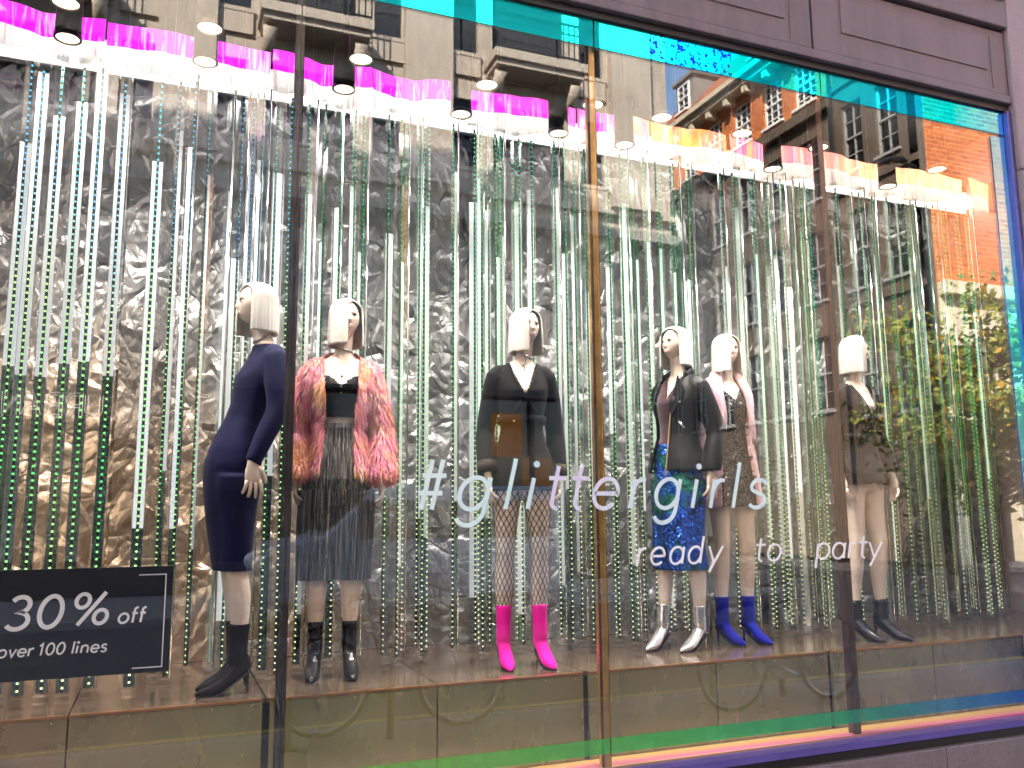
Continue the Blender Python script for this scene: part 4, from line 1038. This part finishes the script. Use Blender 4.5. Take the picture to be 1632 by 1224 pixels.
def fur_coat():
    cols = [(.96, .33, .13), (.97, .42, .27), (.96, .36, .34), (.95, .28, .38), (.82, .20, .42), (.98, .62, .46), (.97, .46, .24)]
    m = NT('fur'); at = m.n('ShaderNodeAttribute', attribute_name='Col'); 
    FURM = m.end(m.bsdf(at.outputs['Color'], .62, 0, None, Sheen_Weight=.2))
    UND = plain('fur_lining', (.62, .16, .16), .9)
    vfs = [M2.torso(.98, 1.60, .022), M2.arm(0, .020, 2.0, flare=.022), M2.arm(1, .020, 2.0, flare=.022)]
    def opened(c):
        o = M2.off(c.z); x = c.x - o.x; y = c.y - o.y
        return (y < 0 and abs(x) < .080 + .010 * math.sin(c.z * 9)) or c.z > 1.60 or c.z < .985 and abs(x) < .15
    sh = M2.garment('fur_coat', vfs, UND, opened, .012, 6)
    me = sh.data; rnd = random.Random(2)
    tri = []; acc = 0
    for p in me.polygons: acc += p.area; tri.append(acc)
    import bisect
    V = []; F = []; C = []
    N = 21000
    for q in range(N):
        p = me.polygons[bisect.bisect(tri, rnd.random() * acc) % len(me.polygons)]
        vs = [me.vertices[i].co for i in p.vertices]; wts = [rnd.random() + .01 for _ in vs]; sw = sum(wts)
        c = sum((v * w_ for v, w_ in zip(vs, wts)), Vector()) / sw; nrm = p.normal
        down = Vector((rnd.uniform(-.35, .35), rnd.uniform(-.3, .2), -1)); 
        if nrm.y > .75: 
            if rnd.random() < .6: continue
        ln = rnd.uniform(.03, .065); dirn = (down + nrm * rnd.uniform(.25, .8)).normalized()
        side = dirn.cross(nrm); side = side.normalized() if side.length > 1e-4 else Vector((1, 0, 0))
        wdt = rnd.uniform(.0010, .0024); tip = c + dirn * ln + Vector((rnd.uniform(-.008, .008), 0, -.012)); mid = c + dirn * ln * .55 + nrm * .004
        b = len(V); V += [c - side * wdt * .8, c + side * wdt * .8, mid + side * wdt, mid - side * wdt, tip]
        F += [(b, b + 1, b + 2, b + 3), (b + 3, b + 2, b + 4)]
        patch = mnoise.noise(c * 6) + .4 * mnoise.noise(c * 17) + rnd.uniform(-.35, .35)
        ci = cols[max(0, min(6, int((patch + .8) / 1.6 * 7)))]; k_ = rnd.uniform(.85, 1.35)
        C += [tuple(min(1, u * k_) for u in ci)] * 5
    fo = mk('fur', (V, F), FURM, sh, False); tag(fo, kind='stuff')
    a = fo.data.color_attributes.new('Col', 'FLOAT_COLOR', 'POINT')
    a.data.foreach_set('color', [u for c in C for u in (*c, 1.0)])
fur_coat()
M2.necklace(.115); M2.necklace(.20, .0011, choker=False)
PATENT = plain('black_leather', (.018, .015, .016), .22, 0, .2, 10)
M2.boots(PATENT, .26)

# -- 3 black wrap playsuit, fishnets, magenta sock boots
M3 = Man('mannequin in a black wrap playsuit, fishnet tights and magenta ankle boots', (1.765, .456), -12, sho=(.0, .0), head=(.03, 0), hturn=14,
         feet=[(-.105, 0, 2), (.088, -.005, 12)], part=(-16, 58), knee=(0, -.015),
         arms=[((-.222, .04, 1.21), (-.225, -.06, .985), (.02, -.15, -1), (-1, -.3, 0), .10, 1), ((.225, .05, 1.21), (.225, .01, .975), (0, -.1, -1), (1, 0, 0), .08, -1)])
BLKW = fabric('black_crepe', (.008, .0065, .0065), .8, .2, .3, 240, .05, .7)
BROWNS = fabric('sheer_brown_sleeve', (.040, .027, .020), .7, .35, .3, 260, .05, .5)
def m3flare(z): return .03 * sstep(1.14, .90, z)
pl3 = M3.garment('playsuit', [M3.torso(.885, 1.59, .011, m3flare), M3.arm(0, .011, 1.95, flare=.016), M3.arm(1, .011, 1.95, flare=.016)], BLKW, lambda c: vneck(M3, 1.385, half=.078)(c) or c.z < .893, .008, 6)
for k in (0, 1): mk('sleeve_cuff', M3.arm(k, .0135, 1.97, 20, .018, 1.75), BROWNS, pl3, True)
for sx in (-1, 1): mk('wrap_fold', tube(curve_pts([M3.L(sx * .075, -.045, 1.57), M3.L(sx * .045, -.112, 1.46), M3.L(-sx * .01, -.118, 1.38), M3.L(-sx * .07, -.105, 1.29)], 14), [.004] + [.0055] * 13 + [.003], 8, .6), BLKW, pl3, True)
mk('waist_tie', tube([M3.L(0, -.006, 1.245), M3.L(0, -.004, 1.285)], [.131, .133], 40, .74), BLKW, pl3, True)
mk('shirt_button', shift(ico(.006), M3.L(-.06, -.105, 1.255)), BRASS, pl3, True)
def fish_mat():
    m = NT('fishnet'); uv = m.n('ShaderNodeUVMap').outputs[0]; sp = m.n('ShaderNodeSeparateXYZ'); m.l(uv, sp.inputs[0])
    u = m.math('MULTIPLY', sp.outputs[0], 13.0); v = m.math('MULTIPLY', sp.outputs[1], 14.0)
    def line(sgn):
        q = m.math('FRACT', m.math('ADD', u, m.math('MULTIPLY', v, sgn)))
        return m.math('LESS_THAN', m.math('ABSOLUTE', m.math('SUBTRACT', q, .5)), .085)
    f = m.math('MAXIMUM', line(1.0), line(-1.0))
    tr = m.n('ShaderNodeBsdfTransparent'); bs = m.bsdf((.015, .012, .013), .7)
    mx = m.n('ShaderNodeMixShader'); m.l(f, mx.inputs[0]); m.l(tr.outputs[0], mx.inputs[1]); m.l(bs, mx.inputs[2])
    return m.end(mx.outputs[0])
FISH = fish_mat()
for k in (0, 1):
    P, Rr = M3.legs(k, .0022); n = 32; vf = tube(P, Rr, n, cap=False)
    o = mk('fishnet_tights', vf, FISH, M3.root, True); uvl = o.data.uv_layers.new(name='UVMap'); nr = len(P)
    for pg in o.data.polygons:
        i, j = divmod(pg.index, n)
        for li, (a, b) in zip(pg.loop_indices, ((j, i), (j + 1, i), (j + 1, i + 1), (j, i + 1))): uvl.data[li].uv = (a / n, b / (nr - 1))
M3.necklace(.02, .002); mk('necklace', tube(curve_pts([M3.L(0, -.05, 1.60), M3.L(.004, -.085, 1.52), M3.L(.008, -.118, 1.44)], 10), .0018, 6), SILV, M3.root, True)
M3.boots(fabric('magenta_knit', (.86, .005, .36), .7, .06, .15, 300, .1), .305, BRASS)

# -- 4 biker jacket and blue sequin skirt
M4 = Man('mannequin in a black biker jacket and blue sequinned midi skirt, head turned left', (2.81, .574), -72, hip=(0, -.01), sho=(0, .04), head=(0, .015), hturn=-2,
         feet=[(-.10, -.06, 6), (.075, .05, 0)], part=(-40, 58), knee=(0, -.01),
         arms=[((-.232, .12, 1.23), (-.225, .03, 1.01), (0, -.1, -1), (-1, 0, 0), .08, 1), ((.240, .11, 1.235), (.255, .03, 1.0), (0, -.04, -1), (1, -.1, 0), .14, -1)])
def sequin(name, c1, c2, scale, metal=.9, extra=None):
    m = NT(name); p = m.pos('object'); v = m.n('ShaderNodeTexVoronoi', feature='F1', i_Scale=scale); m.l(p, v.inputs['Vector'])
    sp = m.n('ShaderNodeSeparateColor'); m.l(v.outputs['Color'], sp.inputs[0])
    c = m.ramp(sp.outputs[0], [(0, c1), (.6, c2), (1, tuple(min(1, q * 2.2 + .05) for q in c2))])
    if extra:
        z = m.noise(p, 6, 3); c = m.mixc(m.maprange(z.outputs[0], .54, .6), c, extra)
        z2 = m.noise(p, 9, 3, .6, .4); c = m.mixc(m.math('MULTIPLY', m.maprange(z2.outputs[0], .44, .36), .92), c, (.008, .012, .03))
    nm = m.n('ShaderNodeNormalMap') if False else None
    # each sequin tilts its own way
    ge = m.n('ShaderNodeNewGeometry'); sb = m.n('ShaderNodeVectorMath', operation='SUBTRACT'); m.l(v.outputs['Color'], sb.inputs[0]); sb.inputs[1].default_value = (.5, .5, .5)
    sc = m.n('ShaderNodeVectorMath', operation='SCALE'); m.l(sb.outputs[0], sc.inputs[0]); sc.inputs['Scale'].default_value = .95
    ad = m.n('ShaderNodeVectorMath', operation='ADD'); m.l(ge.outputs['Normal'], ad.inputs[0]); m.l(sc.outputs[0], ad.inputs[1])
    no = m.n('ShaderNodeVectorMath', operation='NORMALIZE'); m.l(ad.outputs[0], no.inputs[0])
    return m.end(m.bsdf(c, .24, metal, no.outputs[0], Specular_IOR_Level=.2))
SEQB = sequin('blue_sequins', (.01, .03, .22), (.02, .10, .62), 190, .85, (.03, .22, .16))
SEQK = sequin('black_sequins', (.004, .0035, .0035), (.010, .009, .009), 110, 0)
LEA = fabric('biker_leather', (.013, .012, .013), .42, .2, .35, 110, 0, .8)
PLUM = fabric('plum_velvet', (.06, .018, .028), .8, .35, .3, 120, .3)
rs = []
for z, rx, ry in ((.44, .130, .108), (.55, .132, .110), (.75, .140, .114), (.90, .150, .120), (.98, .154, .120), (1.08, .140, .106), (1.18, .114, .092)):
    rs.append(ell(M4.off(1.0) * sstep(.3, .95, z) + Vector((-.01 * (1 - sstep(.4, 1, z)), .004, z)), (1, 0, 0), (0, 1, 0), rx, ry, 36))
M4.garment('sequin_skirt', [rings_loft(rs), *[tube(*(lambda q: (q[0], q[1]))(M4.legs(k, .016, 0, .66)), 18) for k in (0, 1)]], SEQB, lambda c: c.z < .448 or c.z > 1.17, .009, 4)
M4.garment('velvet_top', [M4.torso(1.12, 1.585, .008)], PLUM, lambda c: vneck(M4, 1.44, half=.06)(c) or c.z < 1.13, .009, 4)
def jopen(c):
    o = M4.off(c.z); x = c.x - o.x; y = c.y - o.y
    if y < .0 and (-.095 < x < .035 + .05 * sstep(1.4, 1.58, c.z)): return True
    return c.z > 1.605 or c.z < 1.012
def jfl(z): return .012 * sstep(1.2, 1.0, z)
jk = M4.garment('biker_jacket', [M4.torso(.995, 1.62, .026, jfl), M4.arm(0, .020, 1.95, flare=.004), M4.arm(1, .020, 1.95, flare=.004)], LEA, jopen, .009, 6, thick=.005)
mk('zip', tube(curve_pts([M4.L(.088, -.092, 1.52), M4.L(.050, -.124, 1.42), M4.L(.034, -.122, 1.28), M4.L(.036, -.128, 1.12), M4.L(.036, -.142, 1.01)], 24), .0042, 6), BRASS, jk, True)
mk('zip_pull', box(.030, .044, -.152, -.144, .985, 1.02), BRASS, jk)
lap = [M4.L(.075, -.09, 1.565), M4.L(.125, -.104, 1.50), M4.L(.10, -.126, 1.40), M4.L(.048, -.128, 1.33)]
mk('lapel', ([*lap, M4.L(.070, -.088, 1.575), M4.L(.052, -.118, 1.46), *[q + Vector((0, -.006, 0)) for q in lap], M4.L(.070, -.094, 1.575), M4.L(.052, -.124, 1.46)], [(0, 1, 2, 3, 5, 4), (10, 11, 9, 8, 7, 6), (0, 6, 7, 1), (1, 7, 8, 2), (2, 8, 9, 3), (3, 9, 11, 5), (5, 11, 10, 4), (4, 10, 6, 0)]), LEA, jk)
mk('collar', tube(curve_pts([M4.L(-.085, -.03, 1.575), M4.L(-.075, .05, 1.61), M4.L(0, .085, 1.625), M4.L(.075, .05, 1.61), M4.L(.085, -.04, 1.575)], 18), .013, 8, 1.8), LEA, jk, True)
for q in ((.118, -.100, 1.485), (.10, -.118, 1.41)): mk('stud', shift(ico(.006), M4.L(*q)), CHROME, jk, True)
mk('pocket_zip', tube([M4.L(.095, -.118, 1.30), M4.L(.125, -.098, 1.255)], .006, 6), CHROME, jk, True)
SILB = plain('silver_leather', (.78, .77, .76), .22, .85, .08, 14, .15, 40)
M4.boots(SILB, .245, CHROME)

# -- 5 pale pink gilet over black sequin dress
M5 = Man('mannequin in a pale pink sleeveless long gilet over a black sequin mini dress', (3.235, .66), -6, head=(.02, 0), hturn=-4,
         feet=[(-.085, 0, 14), (.085, -.01, 14)], part=(-12, 56),
         arms=[((-.195, .10, 1.24), (-.17, .06, 1.0), (0, 0, -1), (-1, 0, 0), .06, 1), ((.20, .10, 1.24), (.18, .06, 1.0), (0, 0, -1), (1, 0, 0), .06, -1)])
def m5f(z): return .016 * sstep(1.1, .78, z)
rs = [ell(Vector((0, .004, z)), (1, 0, 0), (0, 1, 0), rx, ry, 36) for z, rx, ry in ((.80, .168, .128), (.90, .162, .126), (1.0, .158, .122))]
M5.garment('sequin_dress', [rings_loft(rs), M5.torso(.95, 1.585, .009)], SEQK, lambda c: vneck(M5, 1.455, half=.11)(c) or c.z < .808 or (c.z > 1.47 and abs(c.x - M5.off(c.z).x) > .118), .009, 4)
def gil_mat():
    m = NT('pink_shearling'); p = m.pos('object'); a = m.noise(p, 26, 5, .65); b = m.noise(p, 4, 3)
    c = m.ramp(a.outputs[0], [(.3, (.44, .21, .22)), (.55, (.56, .31, .30)), (.75, (.64, .40, .36))])
    c = m.mixc(m.maprange(b.outputs[0], .45, .62), c, (.46, .27, .34))
    return m.end(m.bsdf(c, .85, 0, m.bump(a.outputs[0], .7, .012), Sheen_Weight=.4))
GIL = gil_mat()
def gopen(c):
    o = M5.off(c.z); x = c.x - o.x; y = c.y - o.y
    wv = .082 + .035 * sstep(1.2, .85, c.z)
    if y < .02 and abs(x) < wv: return True
    return c.z < .795 or (c.z > 1.585 and abs(x) < .06 and y < .03)
rs = [ell(Vector((0, .02, z)), (1, 0, 0), (0, 1, 0), rx, ry, 36) for z, rx, ry in ((.785, .200, .160), (.95, .188, .152), (1.1, .168, .135), (1.25, .146, .118), (1.40, .156, .124), (1.50, .168, .112), (1.56, .152, .09), (1.60, .09, .075))]
gl = M5.garment('gilet', [rings_loft(rs)], GIL, gopen, .010, 4, thick=.018)
for sx in (-1, 1):
    mk('fur_lapel', tube(curve_pts([M5.L(sx * .03, .06, 1.645), M5.L(sx * .075, .01, 1.625), M5.L(sx * .105, -.085, 1.50), M5.L(sx * .098, -.125, 1.35), M5.L(sx * .105, -.13, 1.18)], 18), [.022, .026, .03, .034, .036, .04, .042, .042, .040, .038, .035, .032, .03, .027, .025, .022, .02, .018, .015], 12, .5, (1, .4 * sx, 0)), GIL, gl, True)
M5.boots(fabric('cobalt_suede', (.006, .010, .42), .75, .1, .2, 300, .2), .27)

# -- 6 black playsuit at the right
M6 = Man('mannequin in a black wide-sleeved playsuit and black patent ankle boots at the right', (4.055, .43), 6, head=(.015, -.01), hturn=0,
         feet=[(-.095, .02, 10), (.075, -.03, 16)], part=(-10, 58),
         arms=[((-.225, .04, 1.23), (-.222, -.02, .985), (0, -.1, -1), (-1, 0, 0), .08, 1), ((.225, .0, 1.23), (.222, -.08, .985), (0, -.1, -1), (1, 0, 0), .08, -1)])
BLK6 = fabric('charcoal_crepe', (.013, .011, .014), .75, .2, .3, 240, .1, .7)
def m6flare(z): return .022 * sstep(1.12, .92, z)
p6 = M6.garment('playsuit', [M6.torso(.935, 1.59, .011, m6flare), M6.arm(0, .011, 1.9, flare=.014), M6.arm(1, .011, 1.9, flare=.014)], BLK6, lambda c: vneck(M6, 1.33, half=.095)(c) or (c.z < .945), .009, 6)
mk('waist_tie', tube([M6.L(0, -.004, 1.205), M6.L(0, -.004, 1.25)], [.139, .137], 40, .74), BLK6, p6, True)
for sx in (-1, 1): mk('wrap_fold', tube(curve_pts([M6.L(sx * .088, -.035, 1.57), M6.L(sx * .05, -.112, 1.45), M6.L(-sx * .01, -.116, 1.33), M6.L(-sx * .06, -.105, 1.25)], 14), [.004] + [.007] * 13 + [.003], 8, .6), BLK6, p6, True)
for sx in (-1, 1):
    rs = [ell(M6.L(sx * .08, .006, z), (1, 0, 0), (0, 1, 0), rx, ry, 28) for z, rx, ry in ((.935, .100, .126), (1.0, .096, .13))]
    mk('shorts_leg', rings_loft(rs, cap=False), BLK6, p6, True)
M6.boots(PATENT, .215, None, None, .002)
# ------------------------------------------------------------------ lettering (single-stroke geometric letters)
def arc(cx, cy, rx, ry, a0, a1, n=20): return [(cx + rx * math.cos(R(a0 + (a1 - a0) * k / n)), cy + ry * math.sin(R(a0 + (a1 - a0) * k / n))) for k in range(n + 1)]
O_ = lambda: arc(.5, .5, .5, .5, 0, 360, 36)
GLY = {
 'o': [O_()], 'a': [O_(), [(1, 1), (1, 0)]], 'd': [O_(), [(1, 1.62), (1, 0)]], 'p': [O_(), [(0, 1), (0, -.55)]],
 'g': [O_(), [(1, 1)] + [(1, .0)] + arc(.5, -.05, .5, .45, 0, -150)],
 'e': [[(.03, .5), (1, .5)] + arc(.5, .5, .5, .5, 0, 318, 32)],
 'r': [[(0, 1), (0, 0)], [(0, .5)] + arc(.42, .5, .42, .48, 180, 70, 12)],
 'l': [[(0, 1.62), (0, 0)]], 'i': [[(0, 1), (0, 0)]],
 't': [[(.28, 1.4), (.28, .25)] + arc(.53, .25, .25, .25, 180, 275, 10), [(0, 1), (.66, 1)]],
 's': [[(.72, .86)] + arc(.40, .76, .30, .24, 35, 215, 14)[1:] + [(.40, .52)] + arc(.40, .25, .34, .25, 70, -150, 16)],
 'y': [[(0, 1), (.46, 0)], [(.92, 1), (.22, -.55)]], 'v': [[(0, 1), (.42, 0), (.84, 1)]],
 'n': [[(0, 1), (0, 0)], [(0, .5)] + arc(.42, .55, .42, .45, 180, 0, 14) + [(.84, 0)]],
 'f': [[(.22, 0), (.22, 1.3)] + arc(.50, 1.3, .28, .30, 180, 80, 10), [(0, 1), (.6, 1)]],
 '#': [[(.32, 1.55), (.32, 0)], [(.85, 1.55), (.85, 0)], [(0, 1.05), (1.2, 1.05)], [(0, .5), (1.2, .5)]],
 '3': [arc(.45, 1.17, .40, .38, 150, -90, 16) + arc(.45, .40, .47, .40, 90, -150, 18)[1:]], '0': [arc(.5, .78, .48, .76, 0, 360, 36)],
 '1': [[(.02, 1.2), (.36, 1.55), (.36, 0)]], '%': [arc(.30, 1.18, .28, .34, 0, 360, 26), arc(1.20, .36, .28, .34, 0, 360, 26), [(1.22, 1.58), (.28, -.02)]],
 'U': [[(0, 1.5), (0, .5)] + arc(.5, .5, .5, .5, 180, 360, 16) + [(1, 1.5)]], 'B': [[(0, 0), (0, 1.5), (.5, 1.5)] + arc(.5, 1.14, .36, .36, 90, -90, 12) + [(0, .78)], [(.5, .78)] + arc(.5, .39, .42, .39, 90, -90, 12) + [(0, 0)]],
 'R': [[(0, 0), (0, 1.5), (.5, 1.5)] + arc(.5, 1.1, .40, .40, 90, -90, 12) + [(0, .70)], [(.45, .70), (.92, 0)]], 'A': [[(0, 0), (.55, 1.5), (1.1, 0)], [(.2, .5), (.9, .5)]], 'N': [[(0, 0), (0, 1.5), (.95, 0), (.95, 1.5)]], 'O': [arc(.7, .75, .7, .75, 0, 360, 36)],
}
def ribbon(pl, w):
    n = len(pl); closed = (Vector(pl[0]) - Vector(pl[-1])).length < 1e-5; P = [Vector((q[0], q[1])) for q in pl]; L = []; Rr = []
    for i in range(n):
        if closed: a = P[i - 1] if i else P[-2]; b = P[i + 1] if i < n - 1 else P[1]
        else: a = P[max(i - 1, 0)]; b = P[min(i + 1, n - 1)]
        d1 = (P[i] - a); d2 = (b - P[i])
        if d1.length < 1e-9: d1 = d2
        if d2.length < 1e-9: d2 = d1
        d1.normalize(); d2.normalize(); t = d1 + d2
        t = t.normalized() if t.length > 1e-4 else d2
        nn = Vector((-t.y, t.x)); k = 1 / max(.5, nn.dot(Vector((-d1.y, d1.x)))); L.append(P[i] + nn * w * .5 * k); Rr.append(P[i] - nn * w * .5 * k)
    return L, Rr
def glyph(ch, x, z, wd, xh, stroke, y0, y1, slant=.2, flipx=1):
    """one letter as a thin solid; wd and xh scale the unit letter; front face at y0"""
    V = []; F = []
    strokes = list(GLY[ch])
    for si, pl in enumerate(strokes):
        pts = [((u * wd + v * xh * slant) * flipx, v * xh) for u, v in pl]; L, Rr = ribbon(pts, stroke); n = len(L); b = len(V)
        e = si * .0002
        for yy in (y0 - e, y1 + e):
            V += [(x + q.x, yy, z + q.y) for q in L] + [(x + q.x, yy, z + q.y) for q in Rr]
        for i in range(n - 1):
            F += [(b + i, b + n + i, b + n + i + 1, b + i + 1), (b + 2 * n + i, b + 2 * n + i + 1, b + 3 * n + i + 1, b + 3 * n + i)]
            F += [(b + i, b + i + 1, b + 2 * n + i + 1, b + 2 * n + i), (b + n + i, b + 3 * n + i, b + 3 * n + i + 1, b + n + i + 1)]
        F += [(b, b + 2 * n, b + 3 * n, b + n), (b + n - 1, b + 2 * n - 1, b + 4 * n - 1, b + 3 * n - 1)]
    if ch == 'i':
        c = (x + 1.45 * xh * slant * flipx, z + 1.45 * xh); r = stroke * .78
        V2, F2 = rings_loft([ell((c[0], y0, c[1]), (1, 0, 0), (0, 0, 1), r, r, 16), ell((c[0], y1, c[1]), (1, 0, 0), (0, 0, 1), r, r, 16)]); b = len(V); V += V2; F += [tuple(q + b for q in f) for f in F2]
    return V, F
def holo():
    m = NT('holographic_vinyl'); p = m.pos(); sp = m.n('ShaderNodeSeparateXYZ'); m.l(p, sp.inputs[0]); nz = m.noise(p, 2.4, 2)
    t = m.math('ADD', m.maprange(sp.outputs[0], 1.0, 3.0), m.math('MULTIPLY', m.math('SUBTRACT', nz.outputs[0], .5), .5))
    c = m.ramp(t, [(0, (.88, 1, 1)), (.25, (.70, .96, 1)), (.42, (.86, .76, 1)), (.6, (.78, .9, 1)), (.8, (.76, .94, 1)), (1, (.78, .96, 1))])
    return m.end(m.bsdf(c, .3, .0, None))
HOLO = holo(); PINKW = plain('pale_vinyl', (.96, .92, .96), .5, 0, .03)
lt = empty('window_lettering', (0, 0, 0)); tag(lt, 'pale blue hashtag glittergirls lettering stuck on the glass', 'lettering')
for ch, x, wd in (('#', 1.048, .094), ('g', 1.245, .135), ('l', 1.487, .1), ('i', 1.600, .1), ('t', 1.680, .135), ('t', 1.803, .135), ('e', 1.938, .128), ('r', 2.150, .110), ('g', 2.288, .128), ('i', 2.515, .1), ('r', 2.625, .110), ('l', 2.765, .1), ('s', 2.850, .150)):
    mk('letter', glyph(ch, x, 1.572, wd,   .146, .0205, -.0075, -.0055, .24), HOLO, lt)
lt2 = empty('window_lettering'); tag(lt2, 'small white ready to party lettering stuck on the glass', 'lettering')
for ch, x, wd in (('r', 2.182, .066), ('e', 2.256, .074), ('a', 2.366, .074), ('d', 2.474, .074), ('y', 2.590, .092), ('t', 2.885, .085), ('o', 2.966, .080), ('p', 3.292, .080), ('a', 3.398, .080), ('r', 3.512, .066), ('t', 3.580, .085), ('y', 3.650, .098)):
    mk('letter', glyph(ch, x, 1.294, wd, .083, .012, -.0075, -.0055, .22), PINKW, lt2)
# sale sign
NAVYB = plain('sign_black', (.012, .012, .018), .35, 0, .1); SW = plain('sign_white', (.95, .94, .97), .5, 0, .02)
sg = empty('sale_sign', (0, 0, 0)); tag(sg, 'black sale sign reading 30% off in white hanging inside the glass', 'sign')
bevel(mk('board', box(-1.02, .05, .030, .036, .94, 1.353), NAVYB, sg), .001)
def run(txt, x, z, xh, stroke, adv, wsc=.8, sl=.16):
    for ch, dx in txt: mk('letter', glyph(ch, x + dx, z, xh * wsc, xh, stroke, .0275, .0292, sl), SW, sg)
run([('3', 0), ('0', .105)], -.536, 1.132, .0765, .0165, 0, 1.02)
mk('letter', glyph('%', -.312, 1.137, .0765 * 1.08, .0765, .0145, .0275, .0292, .16), SW, sg)
run([('o', 0), ('f', .045), ('f', .074)], -.145, 1.136, .036, .0085, 0, .95)
run([('o', 0), ('v', .036), ('e', .066), ('r', .102), ('1', .135), ('0', .160), ('0', .196), ('l', .252), ('i', .266), ('n', .282), ('e', .316), ('s', .350)], -.552, 1.031, .0275, .0065, 0, .95)
for (a, b, c, d) in ((-.077, .026, 1.318, 1.322), (.022, .026, .962, 1.318), (-.085, .026, .958, .962)): mk('border_line', box(a, b, .0275, .0292, c, d), SW, sg)
for x_ in (-.9, -.05): mk('cord', tube([(x_, .033, 1.353), (x_, .033, 4.6)], .0008, 5), WIRE, sg)
# outline sign across the street; it reads the right way round from the shop's side
us = empty('shop_sign', (0, 0, 0)); tag(us, 'lit outline letters on the shop opposite, mirrored in the left bay', 'shop sign')
NEON = emis('neon_white', (1, .92, .78), .8)
xx = -1.25
for ch, wd in (('U', .26), ('R', .26), ('B', .26), ('A', .26), ('N', .28), ('O', .24)):
    tubes = []
    for pl_ in GLY[ch]:
        for o_ in (-.028, .028):
            L, Rr = ribbon([(u * wd, v * .29) for u, v in pl_], .056)
            q = L if o_ < 0 else Rr
            tubes.append(tube([(-t.x, 0, t.y) for t in q], .006, 5, ref=(0, 1, 0)))
    o = mk('letter', cat(*tubes), NEON, us); o.location = (xx, -15.08, 3.52); xx -= wd * (1.4 if ch == 'O' else 1.0) + .10
